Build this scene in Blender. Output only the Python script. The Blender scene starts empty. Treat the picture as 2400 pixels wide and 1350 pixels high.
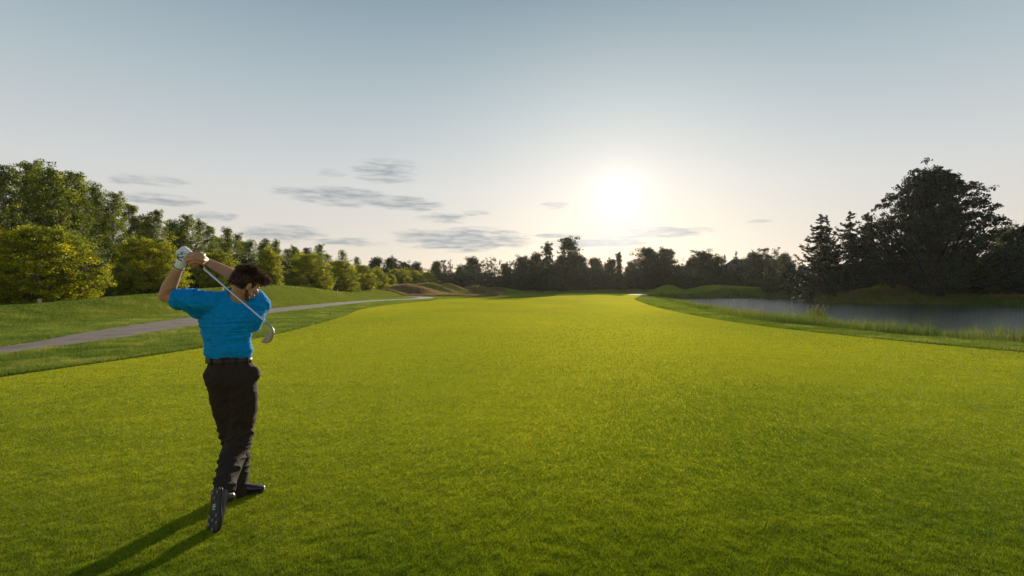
import bpy, math, random
import numpy as np
from mathutils import Vector, Matrix, noise as mnoise

# ------------------------------------------------------------------ camera, sky, sun, exposure
sc = bpy.context.scene
COL = sc.collection
F = 1200.0; CX = 1200.0; HY = 675.0; EYE = 1.6          # focal length / centre / horizon in photo pixels
cam = bpy.data.objects.new('camera', bpy.data.cameras.new('camera'))
COL.objects.link(cam); sc.camera = cam
cam.data.sensor_width = 36.0; cam.data.lens = 36.0 * F / 2400.0
cam.location = (0, 0, EYE); cam.rotation_euler = (math.radians(90), 0, 0)
cam.data.clip_start = 0.05; cam.data.clip_end = 9000

SUN_AZ = math.atan2(250, F); SUN_EL = math.atan2(215, math.hypot(F, 250))
sund = Vector((math.sin(SUN_AZ) * math.cos(SUN_EL), math.cos(SUN_AZ) * math.cos(SUN_EL), math.sin(SUN_EL)))
sl = bpy.data.lights.new('sun', 'SUN'); so = bpy.data.objects.new('sun', sl); COL.objects.link(so)
sl.energy = 5.0; sl.angle = math.radians(0.6); sl.color = (1.0, 0.88, 0.68)
so.rotation_euler = sund.to_track_quat('Z', 'Y').to_euler(); so.location = (20, 20, 40)

def build_world():
    w = bpy.data.worlds.new('World'); sc.world = w; w.use_nodes = True
    nt = w.node_tree; nt.nodes.clear(); L = nt.links.new
    def N(t, **k):
        n = nt.nodes.new(t)
        for a, b in k.items(): setattr(n, a, b)
        return n
    def M(op, a, b=None, c=None, clamp=False):
        n = N('ShaderNodeMath', operation=op); n.use_clamp = clamp
        for i, v in enumerate((a, b, c)):
            if v is None: continue
            if isinstance(v, (int, float)): n.inputs[i].default_value = v
            else: L(v, n.inputs[i])
        return n.outputs[0]
    def mixc(f, a, b, mode='MIX'):
        n = N('ShaderNodeMix', data_type='RGBA', blend_type=mode)
        for s, v in (('Factor', f),): 
            if isinstance(v, (int, float)): n.inputs[0].default_value = v
            else: L(v, n.inputs[0])
        for i, v in ((6, a), (7, b)):
            if isinstance(v, tuple): n.inputs[i].default_value = (*v, 1)
            else: L(v, n.inputs[i])
        return n.outputs[2]
    out = N('ShaderNodeOutputWorld'); bg = N('ShaderNodeBackground'); L(bg.outputs[0], out.inputs[0])
    sky = N('ShaderNodeTexSky', sky_type='NISHITA')
    sky.sun_disc = False; sky.sun_elevation = SUN_EL; sky.sun_rotation = SUN_AZ
    sky.air_density = 1.0; sky.dust_density = 1.2; sky.ozone_density = 1.5; sky.altitude = 100
    tc = N('ShaderNodeTexCoord'); sep = N('ShaderNodeSeparateXYZ'); L(tc.outputs['Generated'], sep.inputs[0])
    X, Y, Z = sep.outputs
    az = M('ARCTAN2', X, Y); el = M('ARCSINE', Z)
    bg.inputs[1].default_value = SKY_STRENGTH
    # pale hazy evening: blend the physical sky with a soft grey-blue to cream air colour
    ramp = N('ShaderNodeValToRGB'); L(M('MULTIPLY', el, 1 / 1.2, clamp=True), ramp.inputs[0])
    cr = ramp.color_ramp
    for i, (p, c) in enumerate(SKY_RAMP):
        e = cr.elements[i] if i < 2 else cr.elements.new(p)
        e.position = p; e.color = (*c, 1)
    base = mixc(SKY_MIX, sky.outputs[0], mixc(1.0, ramp.outputs[0], (SKY_GAIN,) * 3, 'MULTIPLY'))
    dt = N('ShaderNodeVectorMath', operation='DOT_PRODUCT'); L(tc.outputs['Generated'], dt.inputs[0])
    dt.inputs[1].default_value = sund
    d = M('MAXIMUM', dt.outputs['Value'], 0.0)
    # clouds: long soft streaks low in the sky
    nv = N('ShaderNodeCombineXYZ'); L(M('MULTIPLY', az, 11.0), nv.inputs[0]); L(M('MULTIPLY', el, 70.0), nv.inputs[1])
    n1 = N('ShaderNodeTexNoise'); n1.inputs['Scale'].default_value = 1.6; n1.inputs['Detail'].default_value = 7; n1.inputs['Roughness'].default_value = .62
    L(nv.outputs[0], n1.inputs['Vector'])
    nz = n1.outputs['Fac']
    dens = None
    for (px, py, hw, hh, amt) in CLOUDS:
        a0 = math.atan2(px - CX, F); r = math.hypot(px - CX, F); e0 = math.atan2(HY - py, r)
        sa = hw / F * math.cos(a0) ** 2; se = hh / r
        u = M('MULTIPLY', M('SUBTRACT', az, a0), 1 / sa); v = M('MULTIPLY', M('SUBTRACT', el, e0), 1 / se)
        q = M('ADD', M('MULTIPLY', u, u), M('MULTIPLY', v, v))
        m = M('MULTIPLY', M('SUBTRACT', 1.0, q, clamp=True), amt)
        dens = m if dens is None else M('MAXIMUM', dens, m)
    cm = M('MULTIPLY', M('SUBTRACT', M('ADD', dens, M('MULTIPLY', nz, 2.9)), 1.52), 1.25, clamp=True)
    cm = M('MULTIPLY', cm, M('MULTIPLY', dens, 3.0, clamp=True))
    bright = N('ShaderNodeTexNoise'); bright.inputs['Scale'].default_value = 2.6; L(nv.outputs[0], bright.inputs['Vector'])
    near = M('POWER', d, 160.0)
    ccol = mixc(M('MULTIPLY', M('SUBTRACT', bright.outputs['Fac'], .40), 2.4, clamp=True), CLOUD_DARK, CLOUD_LIGHT)
    ccol = mixc(M('MULTIPLY', near, 0.85, clamp=True), ccol, (1.25 * SKY_GAIN,) * 3)
    skyc = mixc(M('MULTIPLY', cm, 0.85), base, ccol)
    # aureole and the over-bright sun itself
    for power, col in AUREOLE:
        g = M('POWER', d, power)
        cc = N('ShaderNodeMix', data_type='RGBA', blend_type='MULTIPLY'); cc.inputs[0].default_value = 1
        cb = N('ShaderNodeCombineColor'); [L(g, cb.inputs[i]) for i in range(3)]
        L(cb.outputs[0], cc.inputs[6]); cc.inputs[7].default_value = (*col, 1)
        skyc = mixc(1.0, skyc, cc.outputs[2], 'ADD')
    L(skyc, bg.inputs[0])

SKY_STRENGTH = 0.08
SKY_MIX = 0.93
SKY_GAIN = 6.6
SKY_RAMP = [(0.0, (0.98, 0.80, 0.64)), (1.0, (0.075, 0.16, 0.30)), (0.05, (0.96, 0.87, 0.77)), (0.16, (0.84, 0.85, 0.84)), (0.28, (0.58, 0.68, 0.73)), (0.46, (0.25, 0.38, 0.47))]
CLOUD_DARK = (2.7, 3.1, 3.35); CLOUD_LIGHT = (5.6, 5.4, 5.2)
AUREOLE = [(25000.0, (300, 290, 270)), (6500.0, (20, 19.6, 19)), (600.0, (1.5, 1.47, 1.4)), (26.0, (.7, .68, .62))]
CLOUDS = [(905, 402, 95, 34, .75), (935, 378, 45, 10, .6), (795, 458, 160, 24, .95), (690, 448, 80, 10, .6), (800, 483, 70, 9, .55),
          (950, 478, 105, 20, .95), (1040, 512, 75, 16, .7), (1115, 500, 40, 9, .6), (1090, 562, 190, 34, 1.0), (985, 547, 80, 12, .7),
          (660, 548, 130, 26, .8), (820, 568, 110, 13, .7), (375, 468, 130, 18, .8), (360, 424, 120, 16, .55), (500, 510, 60, 16, .7),
          (545, 506, 22, 8, .7), (1300, 481, 42, 11, .7), (1520, 546, 170, 16, .95), (1400, 570, 150, 15, 1.1), (1310, 553, 70, 9, .8), (1780, 518, 45, 5, .6),
          (285, 420, 40, 22, .5), (780, 405, 50, 12, .5)]
build_world()
vs = sc.view_settings
sc.display_settings.display_device = 'sRGB'
vs.view_transform = 'Standard'; vs.look = 'None'; vs.gamma = 1; vs.exposure = 0.6
try: vs.use_curve_mapping = False
except Exception: pass
sc.render.engine = 'CYCLES'
cy = sc.cycles
cy.use_denoising = True; HAZE = .00007; cy.volume_bounces = 0; cy.max_bounces = 8; cy.diffuse_bounces = 3; cy.transmission_bounces = 5; cy.transparent_max_bounces = 6
cy.sample_clamp_indirect = 8; cy.caustics_reflective = False; cy.caustics_refractive = False

# ------------------------------------------------------------------ helpers
def at(px, py, Y):
    "the point in the world at depth Y seen at a photo pixel"
    return np.array(((px - CX) / F * Y, Y, EYE - (py - HY) / F * Y))
def gx(px, Y): return (px - CX) / F * Y

def tag(o, label=None, cat=None, group=None, kind=None):
    if label: o['label'] = label
    if cat: o['category'] = cat
    if group: o['group'] = group
    if kind: o['kind'] = kind
    return o

def mesh_np(name, V, Fc, mats=(), attr=None, smooth=False):
    "V (n,3); Fc (m,k) int array or list of such arrays"
    if not isinstance(Fc, (list, tuple)): Fc = [Fc]
    Fc = [np.asarray(f, dtype=np.int32) for f in Fc if len(f)]
    me = bpy.data.meshes.new(name)
    V = np.asarray(V, dtype=np.float32)
    me.vertices.add(len(V)); me.vertices.foreach_set('co', V.ravel())
    nl = sum(f.size for f in Fc); npol = sum(len(f) for f in Fc)
    me.loops.add(nl); me.polygons.add(npol)
    me.loops.foreach_set('vertex_index', np.concatenate([f.ravel() for f in Fc]))
    ks = np.concatenate([np.full(len(f), f.shape[1], np.int32) for f in Fc])
    me.polygons.foreach_set('loop_start', np.concatenate(([0], np.cumsum(ks)[:-1])).astype(np.int32))
    me.polygons.foreach_set('loop_total', ks)
    if attr is not None:
        for k, a in attr.items():
            at_ = me.attributes.new(k, 'FLOAT', 'POINT'); at_.data.foreach_set('value', np.asarray(a, np.float32))
    for m in mats: me.materials.append(m)
    me.update(calc_edges=True)
    if smooth: me.polygons.foreach_set('use_smooth', np.ones(npol, bool))
    return me

def link(name, me, parent=None, loc=(0, 0, 0)):
    o = bpy.data.objects.new(name, me); COL.objects.link(o); o.location = loc
    if parent: o.parent = parent
    return o
def empty(name, loc, rz=0, s=1):
    o = bpy.data.objects.new(name, None); COL.objects.link(o); o.location = loc; o.rotation_euler = (0, 0, rz)
    o.scale = (s, s, s) if isinstance(s, (int, float)) else s; o.empty_display_size = .2
    return o

class Geo:
    "collects verts and faces of one mesh"
    def __init__(s): s.V = []; s.F3 = []; s.F4 = []; s.n = 0
    def add(s, V, F):
        F = np.asarray(F, int)
        (s.F4 if F.shape[1] == 4 else s.F3).append(F + s.n); s.V.append(np.asarray(V, float)); s.n += len(V)
    def box(s, c, d, R=None):
        c = np.asarray(c, float); d = np.asarray(d, float) / 2
        P = np.array([(x, y, z) for x in (-1, 1) for y in (-1, 1) for z in (-1, 1)], float) * d
        if R is not None: P = P @ np.asarray(R).T
        s.add(P + c, [(0, 1, 3, 2), (4, 6, 7, 5), (0, 4, 5, 1), (2, 3, 7, 6), (0, 2, 6, 4), (1, 5, 7, 3)])
    def tube(s, pts, ra, rb=None, ref=(0, 0, 1), n=12, caps=True, sub=1):
        pts = np.asarray(pts, float); ra = np.asarray(ra, float) * np.ones(len(pts)); rb = ra if rb is None else np.asarray(rb, float) * np.ones(len(pts))
        if sub > 1: pts, ra, rb = smooth_chain(pts, ra, rb, sub)
        T = np.gradient(pts, axis=0); T /= np.linalg.norm(T, axis=1)[:, None] + 1e-12
        if caps:
            k = 4; hp = []; 
            A = [(math.cos(t), math.sin(t)) for t in np.linspace(math.pi / 2 * .96, math.pi / 2 / k * .5, k)]
            m0 = min(ra[0], rb[0]); m1 = min(ra[-1], rb[-1])
            P0 = [pts[0] - T[0] * m0 * sn for cn, sn in A]; P1 = [pts[-1] + T[-1] * m1 * sn for cn, sn in A][::-1]
            pts = np.vstack([P0, pts, P1]); T = np.vstack([[T[0]] * k, T, [T[-1]] * k])
            ca = [c for c, _ in A]
            ra = np.concatenate([ra[0] * np.array(ca), ra, ra[-1] * np.array(ca[::-1])])
            rb = np.concatenate([rb[0] * np.array(ca), rb, rb[-1] * np.array(ca[::-1])])
        r = np.asarray(ref, float)
        V = []
        th = np.linspace(0, 2 * math.pi, n, endpoint=False)
        for p, t, a, b in zip(pts, T, ra, rb):
            u = r - t * r.dot(t)
            if np.linalg.norm(u) < 1e-4: u = np.array((t[2], t[0], t[1])); u -= t * u.dot(t)
            u /= np.linalg.norm(u); r = u if ref is None else r
            v = np.cross(t, u)
            V.append(p + np.outer(np.cos(th) * a, u) + np.outer(np.sin(th) * b, v))
        V = np.vstack(V); m = len(pts)
        i = np.arange(m - 1)[:, None] * n; j = np.arange(n)[None]; j2 = (j + 1) % n
        Fq = np.stack([i + j, i + j2, i + n + j2, i + n + j], -1).reshape(-1, 4)
        s.add(V, Fq)
        if caps:
            s.add(np.vstack([V[:n], V[:n].mean(0)]), [(k2, n, (k2 + 1) % n) for k2 in range(n)])
            s.add(np.vstack([V[-n:], V[-n:].mean(0)]), [(k2, (k2 + 1) % n, n) for k2 in range(n)])
    def ball(s, c, r, R=None, n=20, m=12):
        th = np.linspace(0, math.pi, m + 1); ph = np.linspace(0, 2 * math.pi, n, endpoint=False)
        P = np.array([(math.sin(t) * math.cos(p), math.sin(t) * math.sin(p), math.cos(t)) for t in th for p in ph])
        P = P * np.asarray(r, float)
        if R is not None: P = P @ np.asarray(R).T
        i = np.arange(m)[:, None] * n; j = np.arange(n)[None]; j2 = (j + 1) % n
        s.add(P + np.asarray(c, float), np.stack([i + j, i + n + j, i + n + j2, i + j2], -1).reshape(-1, 4))
    def prism(s, outline, ax0, ax1, org, off):
        "flat outline (list of 2d) placed with axes ax0, ax1 at org, extruded by vector off"
        o = np.array([np.asarray(org, float) + a * np.asarray(ax0, float) + b * np.asarray(ax1, float) for a, b in outline])
        n = len(o); c0 = o.mean(0); off = np.asarray(off, float)
        V = np.vstack([o, o + off, c0, c0 + off])
        F = [(i, (i + 1) % n, 2 * n) for i in range(n)] + [(n + (i + 1) % n, n + i, 2 * n + 1) for i in range(n)]
        s.add(V, F); s.add(V, [(i, n + i, n + (i + 1) % n, (i + 1) % n) for i in range(n)])
    def mesh(s, name, mat, smooth=False, origin=(0, 0, 0), attr=None):
        V = np.vstack(s.V) - np.asarray(origin, float)
        return mesh_np(name, V, [np.vstack(x) for x in (s.F3, s.F4) if x], [mat] if mat else [], attr, smooth)
    def build(s, name, mat, parent=None, smooth=False, origin=(0, 0, 0), loc=(0, 0, 0)):
        return link(name, s.mesh(name, mat, smooth, origin), parent, loc)

def smooth_chain(P, a, b, sub):
    A = np.column_stack([P, a, b]); n = len(A); out = []
    for i in range(n - 1):
        p0 = A[max(i - 1, 0)]; p1 = A[i]; p2 = A[i + 1]; p3 = A[min(i + 2, n - 1)]
        for t in np.linspace(0, 1, sub, endpoint=False):
            out.append(.5 * ((2 * p1) + (-p0 + p2) * t + (2 * p0 - 5 * p1 + 4 * p2 - p3) * t * t + (-p0 + 3 * p1 - 3 * p2 + p3) * t ** 3))
    out.append(A[-1]); out = np.array(out)
    return out[:, :3], out[:, 3], out[:, 4]

# ------------------------------------------------------------------ materials
def mat(name, col, rough=.7, trans=0.0, var=None, attr=False, bump=0, bscale=20, spec=.3, sheen=0, noise_scale=None, detail=4, metal=0, col2=None, trans_tint=None):
    m = bpy.data.materials.new(name); m.use_nodes = True; nt = m.node_tree; nt.nodes.clear(); L = nt.links.new
    N = nt.nodes.new
    out = N('ShaderNodeOutputMaterial'); p = N('ShaderNodeBsdfPrincipled')
    p.inputs['Roughness'].default_value = rough; p.inputs['Specular IOR Level'].default_value = spec; p.inputs['Metallic'].default_value = metal
    if sheen: p.inputs['Sheen Weight'].default_value = sheen
    tc = N('ShaderNodeTexCoord'); fac = None
    if attr:
        a = N('ShaderNodeAttribute'); a.attribute_name = 'rnd'; fac = a.outputs['Fac']
    elif noise_scale:
        n = N('ShaderNodeTexNoise'); n.inputs['Scale'].default_value = noise_scale; n.inputs['Detail'].default_value = detail
        L(tc.outputs['Object'], n.inputs['Vector']); fac = n.outputs['Fac']
    if fac is not None and (var or col2):
        r = N('ShaderNodeValToRGB'); L(fac, r.inputs[0])
        stops = var or [(0.35, col), (0.65, col2)]
        for i, (q, c) in enumerate(stops):
            e = r.color_ramp.elements[i] if i < 2 else r.color_ramp.elements.new(q)
            e.position = q; e.color = (*c, 1)
        c = r.outputs[0]; L(c, p.inputs['Base Color'])
    else:
        p.inputs['Base Color'].default_value = (*col, 1); c = None
    if bump:
        bn = N('ShaderNodeTexNoise'); bn.inputs['Scale'].default_value = bscale; bn.inputs['Detail'].default_value = 5; L(tc.outputs['Object'], bn.inputs['Vector'])
        b = N('ShaderNodeBump'); b.inputs['Strength'].default_value = bump; b.inputs['Distance'].default_value = .02; L(bn.outputs['Fac'], b.inputs['Height']); L(b.outputs[0], p.inputs['Normal'])
    if trans:
        t = N('ShaderNodeBsdfTranslucent')
        if c is not None:
            if trans_tint:
                mx = N('ShaderNodeMix'); mx.data_type = 'RGBA'; mx.blend_type = 'MULTIPLY'; mx.inputs[0].default_value = 1
                L(c, mx.inputs[6]); mx.inputs[7].default_value = (*trans_tint, 1); L(mx.outputs[2], t.inputs[0])
            else: L(c, t.inputs[0])
        else: t.inputs[0].default_value = (*col, 1)
        ms = N('ShaderNodeMixShader'); ms.inputs[0].default_value = trans; L(p.outputs[0], ms.inputs[1]); L(t.outputs[0], ms.inputs[2]); L(ms.outputs[0], out.inputs[0])
    else: L(p.outputs[0], out.inputs[0])
    return m

def turf_mat(name, ca, cb, cc, wild=1.0, gloss=.12):
    "short grass seen from afar: upright blades lit from the side and through, as a scatter of steep normals"
    m = bpy.data.materials.new(name); m.use_nodes = True; nt = m.node_tree; nt.nodes.clear(); L = nt.links.new; N = nt.nodes.new
    out = N('ShaderNodeOutputMaterial'); g = N('ShaderNodeNewGeometry')
    def noise(scale, detail=4, stretch=None, rough=.5):
        n = N('ShaderNodeTexNoise'); n.inputs['Scale'].default_value = scale; n.inputs['Detail'].default_value = detail; n.inputs['Roughness'].default_value = rough
        if stretch:
            mp = N('ShaderNodeMapping'); mp.inputs['Scale'].default_value = stretch; L(g.outputs['Position'], mp.inputs[0]); L(mp.outputs[0], n.inputs['Vector'])
        else: L(g.outputs['Position'], n.inputs['Vector'])
        return n
    big = noise(.11, 5, (1, .55, 1)); fine = noise(60, 3); mid = noise(1.7, 6, (1, 1.6, 1), .65)
    r = N('ShaderNodeValToRGB'); L(big.outputs['Fac'], r.inputs[0])
    r.color_ramp.elements[0].position = .36; r.color_ramp.elements[0].color = (*ca, 1)
    r.color_ramp.elements[1].position = .64; r.color_ramp.elements[1].color = (*cb, 1)
    mx = N('ShaderNodeMix'); mx.data_type = 'RGBA'; L(r.outputs[0], mx.inputs[6]); mx.inputs[7].default_value = (*cc, 1)
    mr = N('ShaderNodeMapRange'); mr.inputs[1].default_value = .42; mr.inputs[2].default_value = .75; L(mid.outputs['Fac'], mr.inputs[0]); 
    sc_ = N('ShaderNodeMath'); sc_.operation = 'MULTIPLY'; sc_.inputs[1].default_value = .75; L(mr.outputs[0], sc_.inputs[0]); L(sc_.outputs[0], mx.inputs[0])
    col = mx.outputs[2]
    # steep random blade normals
    sub = N('ShaderNodeVectorMath'); sub.operation = 'SUBTRACT'; L(fine.outputs['Color'], sub.inputs[0]); sub.inputs[1].default_value = (.5, .5, .5)
    mu = N('ShaderNodeVectorMath'); mu.operation = 'MULTIPLY'; L(sub.outputs[0], mu.inputs[0]); mu.inputs[1].default_value = (8 * wild, 8 * wild, 0)
    ad = N('ShaderNodeVectorMath'); ad.operation = 'ADD'; L(mu.outputs[0], ad.inputs[0]); L(g.outputs['Normal'], ad.inputs[1])
    no = N('ShaderNodeVectorMath'); no.operation = 'NORMALIZE'; L(ad.outputs[0], no.inputs[0])
    d = N('ShaderNodeBsdfDiffuse'); L(col, d.inputs[0]); L(no.outputs[0], d.inputs['Normal'])
    gl = N('ShaderNodeBsdfGlossy'); gl.inputs['Roughness'].default_value = .85; gl.inputs['Color'].default_value = (.62, .56, .08, 1)
    mu2 = N('ShaderNodeVectorMath'); mu2.operation = 'MULTIPLY'; L(sub.outputs[0], mu2.inputs[0]); mu2.inputs[1].default_value = (2.5, 2.5, 0)
    ad2 = N('ShaderNodeVectorMath'); ad2.operation = 'ADD'; L(mu2.outputs[0], ad2.inputs[0]); L(g.outputs['Normal'], ad2.inputs[1])
    L(ad2.outputs[0], gl.inputs['Normal'])
    ms = N('ShaderNodeMixShader'); ms.inputs[0].default_value = gloss; L(d.outputs[0], ms.inputs[1]); L(gl.outputs[0], ms.inputs[2])
    L(ms.outputs[0], out.inputs[0])
    return m

# ------------------------------------------------------------------ palette
M_FAIR = turf_mat('fairway_turf', (.33, .36, .010), (.58, .52, .012), (.27, .30, .008), gloss=.19)  # far turf brighter than the near blades: low-sun glare put into the colour
M_ROUGH = turf_mat('rough_turf', (.12, .16, .012), (.19, .22, .018), (.26, .26, .05), gloss=.06)
FAIR_VAR = [(0.0, (.05, .115, .004)), (1.0, (.46, .44, .012)), (.5, (.20, .27, .007))]  # near blades darker and greener: dimmer foreground light put into the colour
ROUGH_VAR = [(0.0, (.07, .12, .010)), (1.0, (.38, .36, .07)), (.55, (.17, .23, .015))]
M_FBLADE = mat('fairway_blade', (.2, .3, .01), rough=.6, trans=.5, attr=True, var=FAIR_VAR, spec=.25)
M_RBLADE = mat('rough_blade', (.2, .3, .01), rough=.6, trans=.5, attr=True, var=ROUGH_VAR, spec=.25)
M_REED = mat('reed_blade', (.2, .3, .01), rough=.6, trans=.45, attr=True, var=[(0, (.05, .08, .010)), (1, (.34, .28, .08)), (.5, (.14, .185, .02))], spec=.2)
M_FESC = mat('fescue_blade', (.2, .3, .01), rough=.7, trans=.4, attr=True, var=[(0, (.14, .12, .03)), (1, (.42, .26, .12)), (.5, (.26, .19, .07))], spec=.2)
M_PATH = mat('path_concrete', (.155, .112, .088), rough=.9, noise_scale=1.3, detail=8, col2=(.24, .18, .145), bump=.25, bscale=60)
M_SAND = mat('bunker_sand', (.7, .6, .45), rough=.95, noise_scale=2, col2=(.8, .7, .55))
M_BARK = mat('bark', (.11, .08, .055), rough=.9, noise_scale=6, col2=(.2, .15, .11), bump=.6, bscale=30)
M_BARKP = mat('pale_bark', (.2, .17, .13), rough=.9, noise_scale=6, col2=(.42, .37, .3), bump=.6, bscale=30)
def leafmat(n, a, b, c, tr=.45): return mat(n, a, rough=.55, trans=tr, attr=True, var=[(0, a), (1, c), (.5, b)], spec=.25)
M_LPOP = leafmat('poplar_leaf', (.045, .08, .010), (.15, .19, .014), (.42, .40, .03), .55)
M_LMAP = leafmat('golden_leaf', (.06, .10, .006), (.28, .30, .008), (.84, .68, .012), .5)
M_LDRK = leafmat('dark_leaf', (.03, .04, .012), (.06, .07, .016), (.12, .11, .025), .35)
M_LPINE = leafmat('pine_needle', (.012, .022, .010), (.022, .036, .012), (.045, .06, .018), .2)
M_LSHR = leafmat('shrub_leaf', (.04, .07, .015), (.09, .12, .02), (.18, .2, .04))

def water_mat():
    m = bpy.data.materials.new('pond_water'); m.use_nodes = True; nt = m.node_tree; nt.nodes.clear(); L = nt.links.new; N = nt.nodes.new
    out = N('ShaderNodeOutputMaterial'); p = N('ShaderNodeBsdfPrincipled'); L(p.outputs[0], out.inputs[0])
    p.inputs['Base Color'].default_value = (.03, .04, .042, 1); p.inputs['Roughness'].default_value = .03; p.inputs['IOR'].default_value = 1.33; p.inputs['Specular IOR Level'].default_value = 1.0
    tc = N('ShaderNodeTexCoord'); prev = None
    for s, st, dist, sx in ((1.5, 1.0, .17, 1.6), (5, .9, .05, 1.4)):
        mp = N('ShaderNodeMapping'); mp.inputs['Scale'].default_value = (1, sx, 1); L(tc.outputs['Object'], mp.inputs[0])
        n = N('ShaderNodeTexNoise'); n.inputs['Scale'].default_value = s; n.inputs['Detail'].default_value = 4; L(mp.outputs[0], n.inputs['Vector'])
        b = N('ShaderNodeBump'); b.inputs['Strength'].default_value = st; b.inputs['Distance'].default_value = dist; L(n.outputs['Fac'], b.inputs['Height'])
        if prev: L(prev.outputs[0], b.inputs['Normal'])
        prev = b
    L(prev.outputs[0], p.inputs['Normal'])
    return m
M_WATER = water_mat()

# ------------------------------------------------------------------ terrain
POND = np.array([(60, 2), (38, 8), (22.4, 13.2), (17.3, 18.8), (16.3, 25), (17.2, 33), (19.5, 43), (23, 61), (27.5, 82), (32, 99), (46, 106), (58, 104), (52, 88), (45.5, 76), (50, 71), (58, 66), (61, 61), (90, 52), (160, 48), (160, -20), (90, -20)], float)
POND2 = np.array([(-8, 108), (2, 107), (4, 112), (3, 121), (-6, 121), (-10, 114)], float)
WZ = -0.55; WZ2 = -0.3
def sdf_poly(x, y, P):
    x = np.asarray(x, float); y = np.asarray(y, float); d = np.full(x.shape, 1e9); s = np.zeros(x.shape, bool)
    for i in range(len(P)):
        ax, ay = P[i]; bx, by = P[(i + 1) % len(P)]
        ex, ey = bx - ax, by - ay; wx, wy = x - ax, y - ay
        t = np.clip((wx * ex + wy * ey) / (ex * ex + ey * ey), 0, 1)
        d = np.minimum(d, np.hypot(wx - ex * t, wy - ey * t))
        c = (ay > y) != (by > y)
        with np.errstate(divide='ignore', invalid='ignore'):
            s ^= c & (x < (bx - ax) * (y - ay) / (by - ay + 1e-12) + ax)
    return np.where(s, -d, d)
_ry = np.array([-60, 0, 24, 35, 50, 60, 70, 80, 93, 105, 120, 140, 400.]); _ra = np.array([.2, .3, .62, 1.16, 1.95, 1.7, 1.15, .85, 1.25, .8, .3, 0, 0])
_ty = np.linspace(-60, 400, 921); _ta = np.interp(_ty, _ry, _ra); _k = np.exp(-np.linspace(-2, 2, 15) ** 2); _ta = np.convolve(np.pad(_ta, 7, 'edge'), _k / _k.sum(), 'valid')
MOUNDS = [(-21, 110, 1.7, 4.5, 4), (-19, 121, 2.3, 4, 4), (-16.5, 131, 2.5, 4, 4), (-10, 140, 2.0, 5, 4), (-5, 152, 1.9, 7, 4), (-28, 118, 1.6, 6, 6),
          (38.6, 127, 2.3, 3.4, 4), (43.5, 114, 1.7, 5.5, 4), (53, 112, 1.3, 7, 4), (22, 168, 1.1, 14, 6), (44, 168, 1.3, 10, 6), (2, 172, 1.0, 12, 6),
          (56.5, 76, 1.9, 4.5, 3), (75, 78, 1.0, 9, 5), (90, 68, 1.4, 14, 6)]
def H(x, y):
    x = np.asarray(x, float); y = np.asarray(y, float)
    A = np.interp(y, _ty, _ta)
    t = np.clip((-19.6 - x) / 4.6, 0, 1); s = t * t * (3 - 2 * t)
    back = np.clip((-24.5 - x) / 8, 0, 1); back = back * back * (3 - 2 * back)
    z = A * s * (1 - back * .45) 
    for cx, cyy, a, sx, sy in MOUNDS:
        z = z + a * np.exp(-((x - cx) / sx) ** 2 / 1.4 - ((y - cyy) / sy) ** 2 / 1.4)
    far = np.clip((x - 30) / 30, 0, 1) * np.clip((y - 60) / 20, 0, 1) * .5
    z = z + far
    d = sdf_poly(x, y, POND); k = np.clip((4.6 - d) / 4.6, 0, 1.5); z = z * np.clip(1 - k, 0, 1) + np.where(k > 0, WZ * k ** 1.2, 0)
    d = sdf_poly(x, y, POND2); k = np.clip((5 - d) / 5, 0, 1.6); z = z * np.clip(1 - k, 0, 1) + np.where(k > 0, WZ2 * k, 0)
    return z

def build_ground():
    xs = np.concatenate([-np.geomspace(600, 92, 12), np.arange(-90, 110, .8), np.geomspace(112, 600, 12)])
    ys = np.concatenate([-np.geomspace(250, 12, 9), np.arange(-10, 200, .8), np.geomspace(202, 900, 12)])
    X, Y = np.meshgrid(xs, ys); V = np.column_stack([X.ravel(), Y.ravel(), H(X, Y).ravel()])
    n = len(xs); i = np.arange(len(ys) - 1)[:, None] * n; j = np.arange(n - 1)[None]
    Fq = np.stack([i + j, i + j + 1, i + n + j + 1, i + n + j], -1).reshape(-1, 4)
    tag(link('ground', mesh_np('ground', V, Fq, [M_ROUGH], smooth=True)), kind='structure')
build_ground()

FAIR = np.array([(-10.5, -30), (-10, 4), (-9.14, 9.1), (-8.3, 13.2), (-8.1, 17.5), (-8.8, 24), (-9.6, 29.5), (-11.2, 38), (-11.6, 46), (-11.2, 54), (-10.2, 62), (-10, 74), (-7, 81), (2, 84),
                 (8, 100), (11, 125), (17, 155), (26, 166), (34, 160), (31, 130), (26, 104), (18.4, 77), (14.6, 58), (12.2, 44), (11.2, 36), (10.5, 28), (10.4, 23), (10.9, 18.6), (12, 14.4), (12.9, 12.4), (15, 8), (17, -30)], float)
def smooth_poly(P, sub=6):
    n = len(P); out = []
    for i in range(n):
        p0, p1, p2, p3 = P[i - 1], P[i], P[(i + 1) % n], P[(i + 2) % n]
        for t in np.linspace(0, 1, sub, endpoint=False):
            out.append(.5 * ((2 * p1) + (-p0 + p2) * t + (2 * p0 - 5 * p1 + 4 * p2 - p3) * t * t + (-p0 + 3 * p1 - 3 * p2 + p3) * t ** 3))
    return np.array(out)
FAIRS = smooth_poly(FAIR, 6)
def sheet(name, poly, z, m, label=None):
    from mathutils.geometry import tessellate_polygon
    tri = tessellate_polygon([[Vector((p[0], p[1], 0)) for p in poly]])
    V = np.column_stack([poly[:, 0], poly[:, 1], np.full(len(poly), z)])
    T = np.array(tri); a, b, c = V[T[:, 0]], V[T[:, 1]], V[T[:, 2]]
    fl = np.cross(b - a, c - a)[:, 2] < 0; T[fl] = T[fl][:, ::-1]
    return tag(link(name, mesh_np(name, V, T, [m])), kind='structure')
sheet('fairway', FAIRS, .006, M_FAIR)

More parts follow.
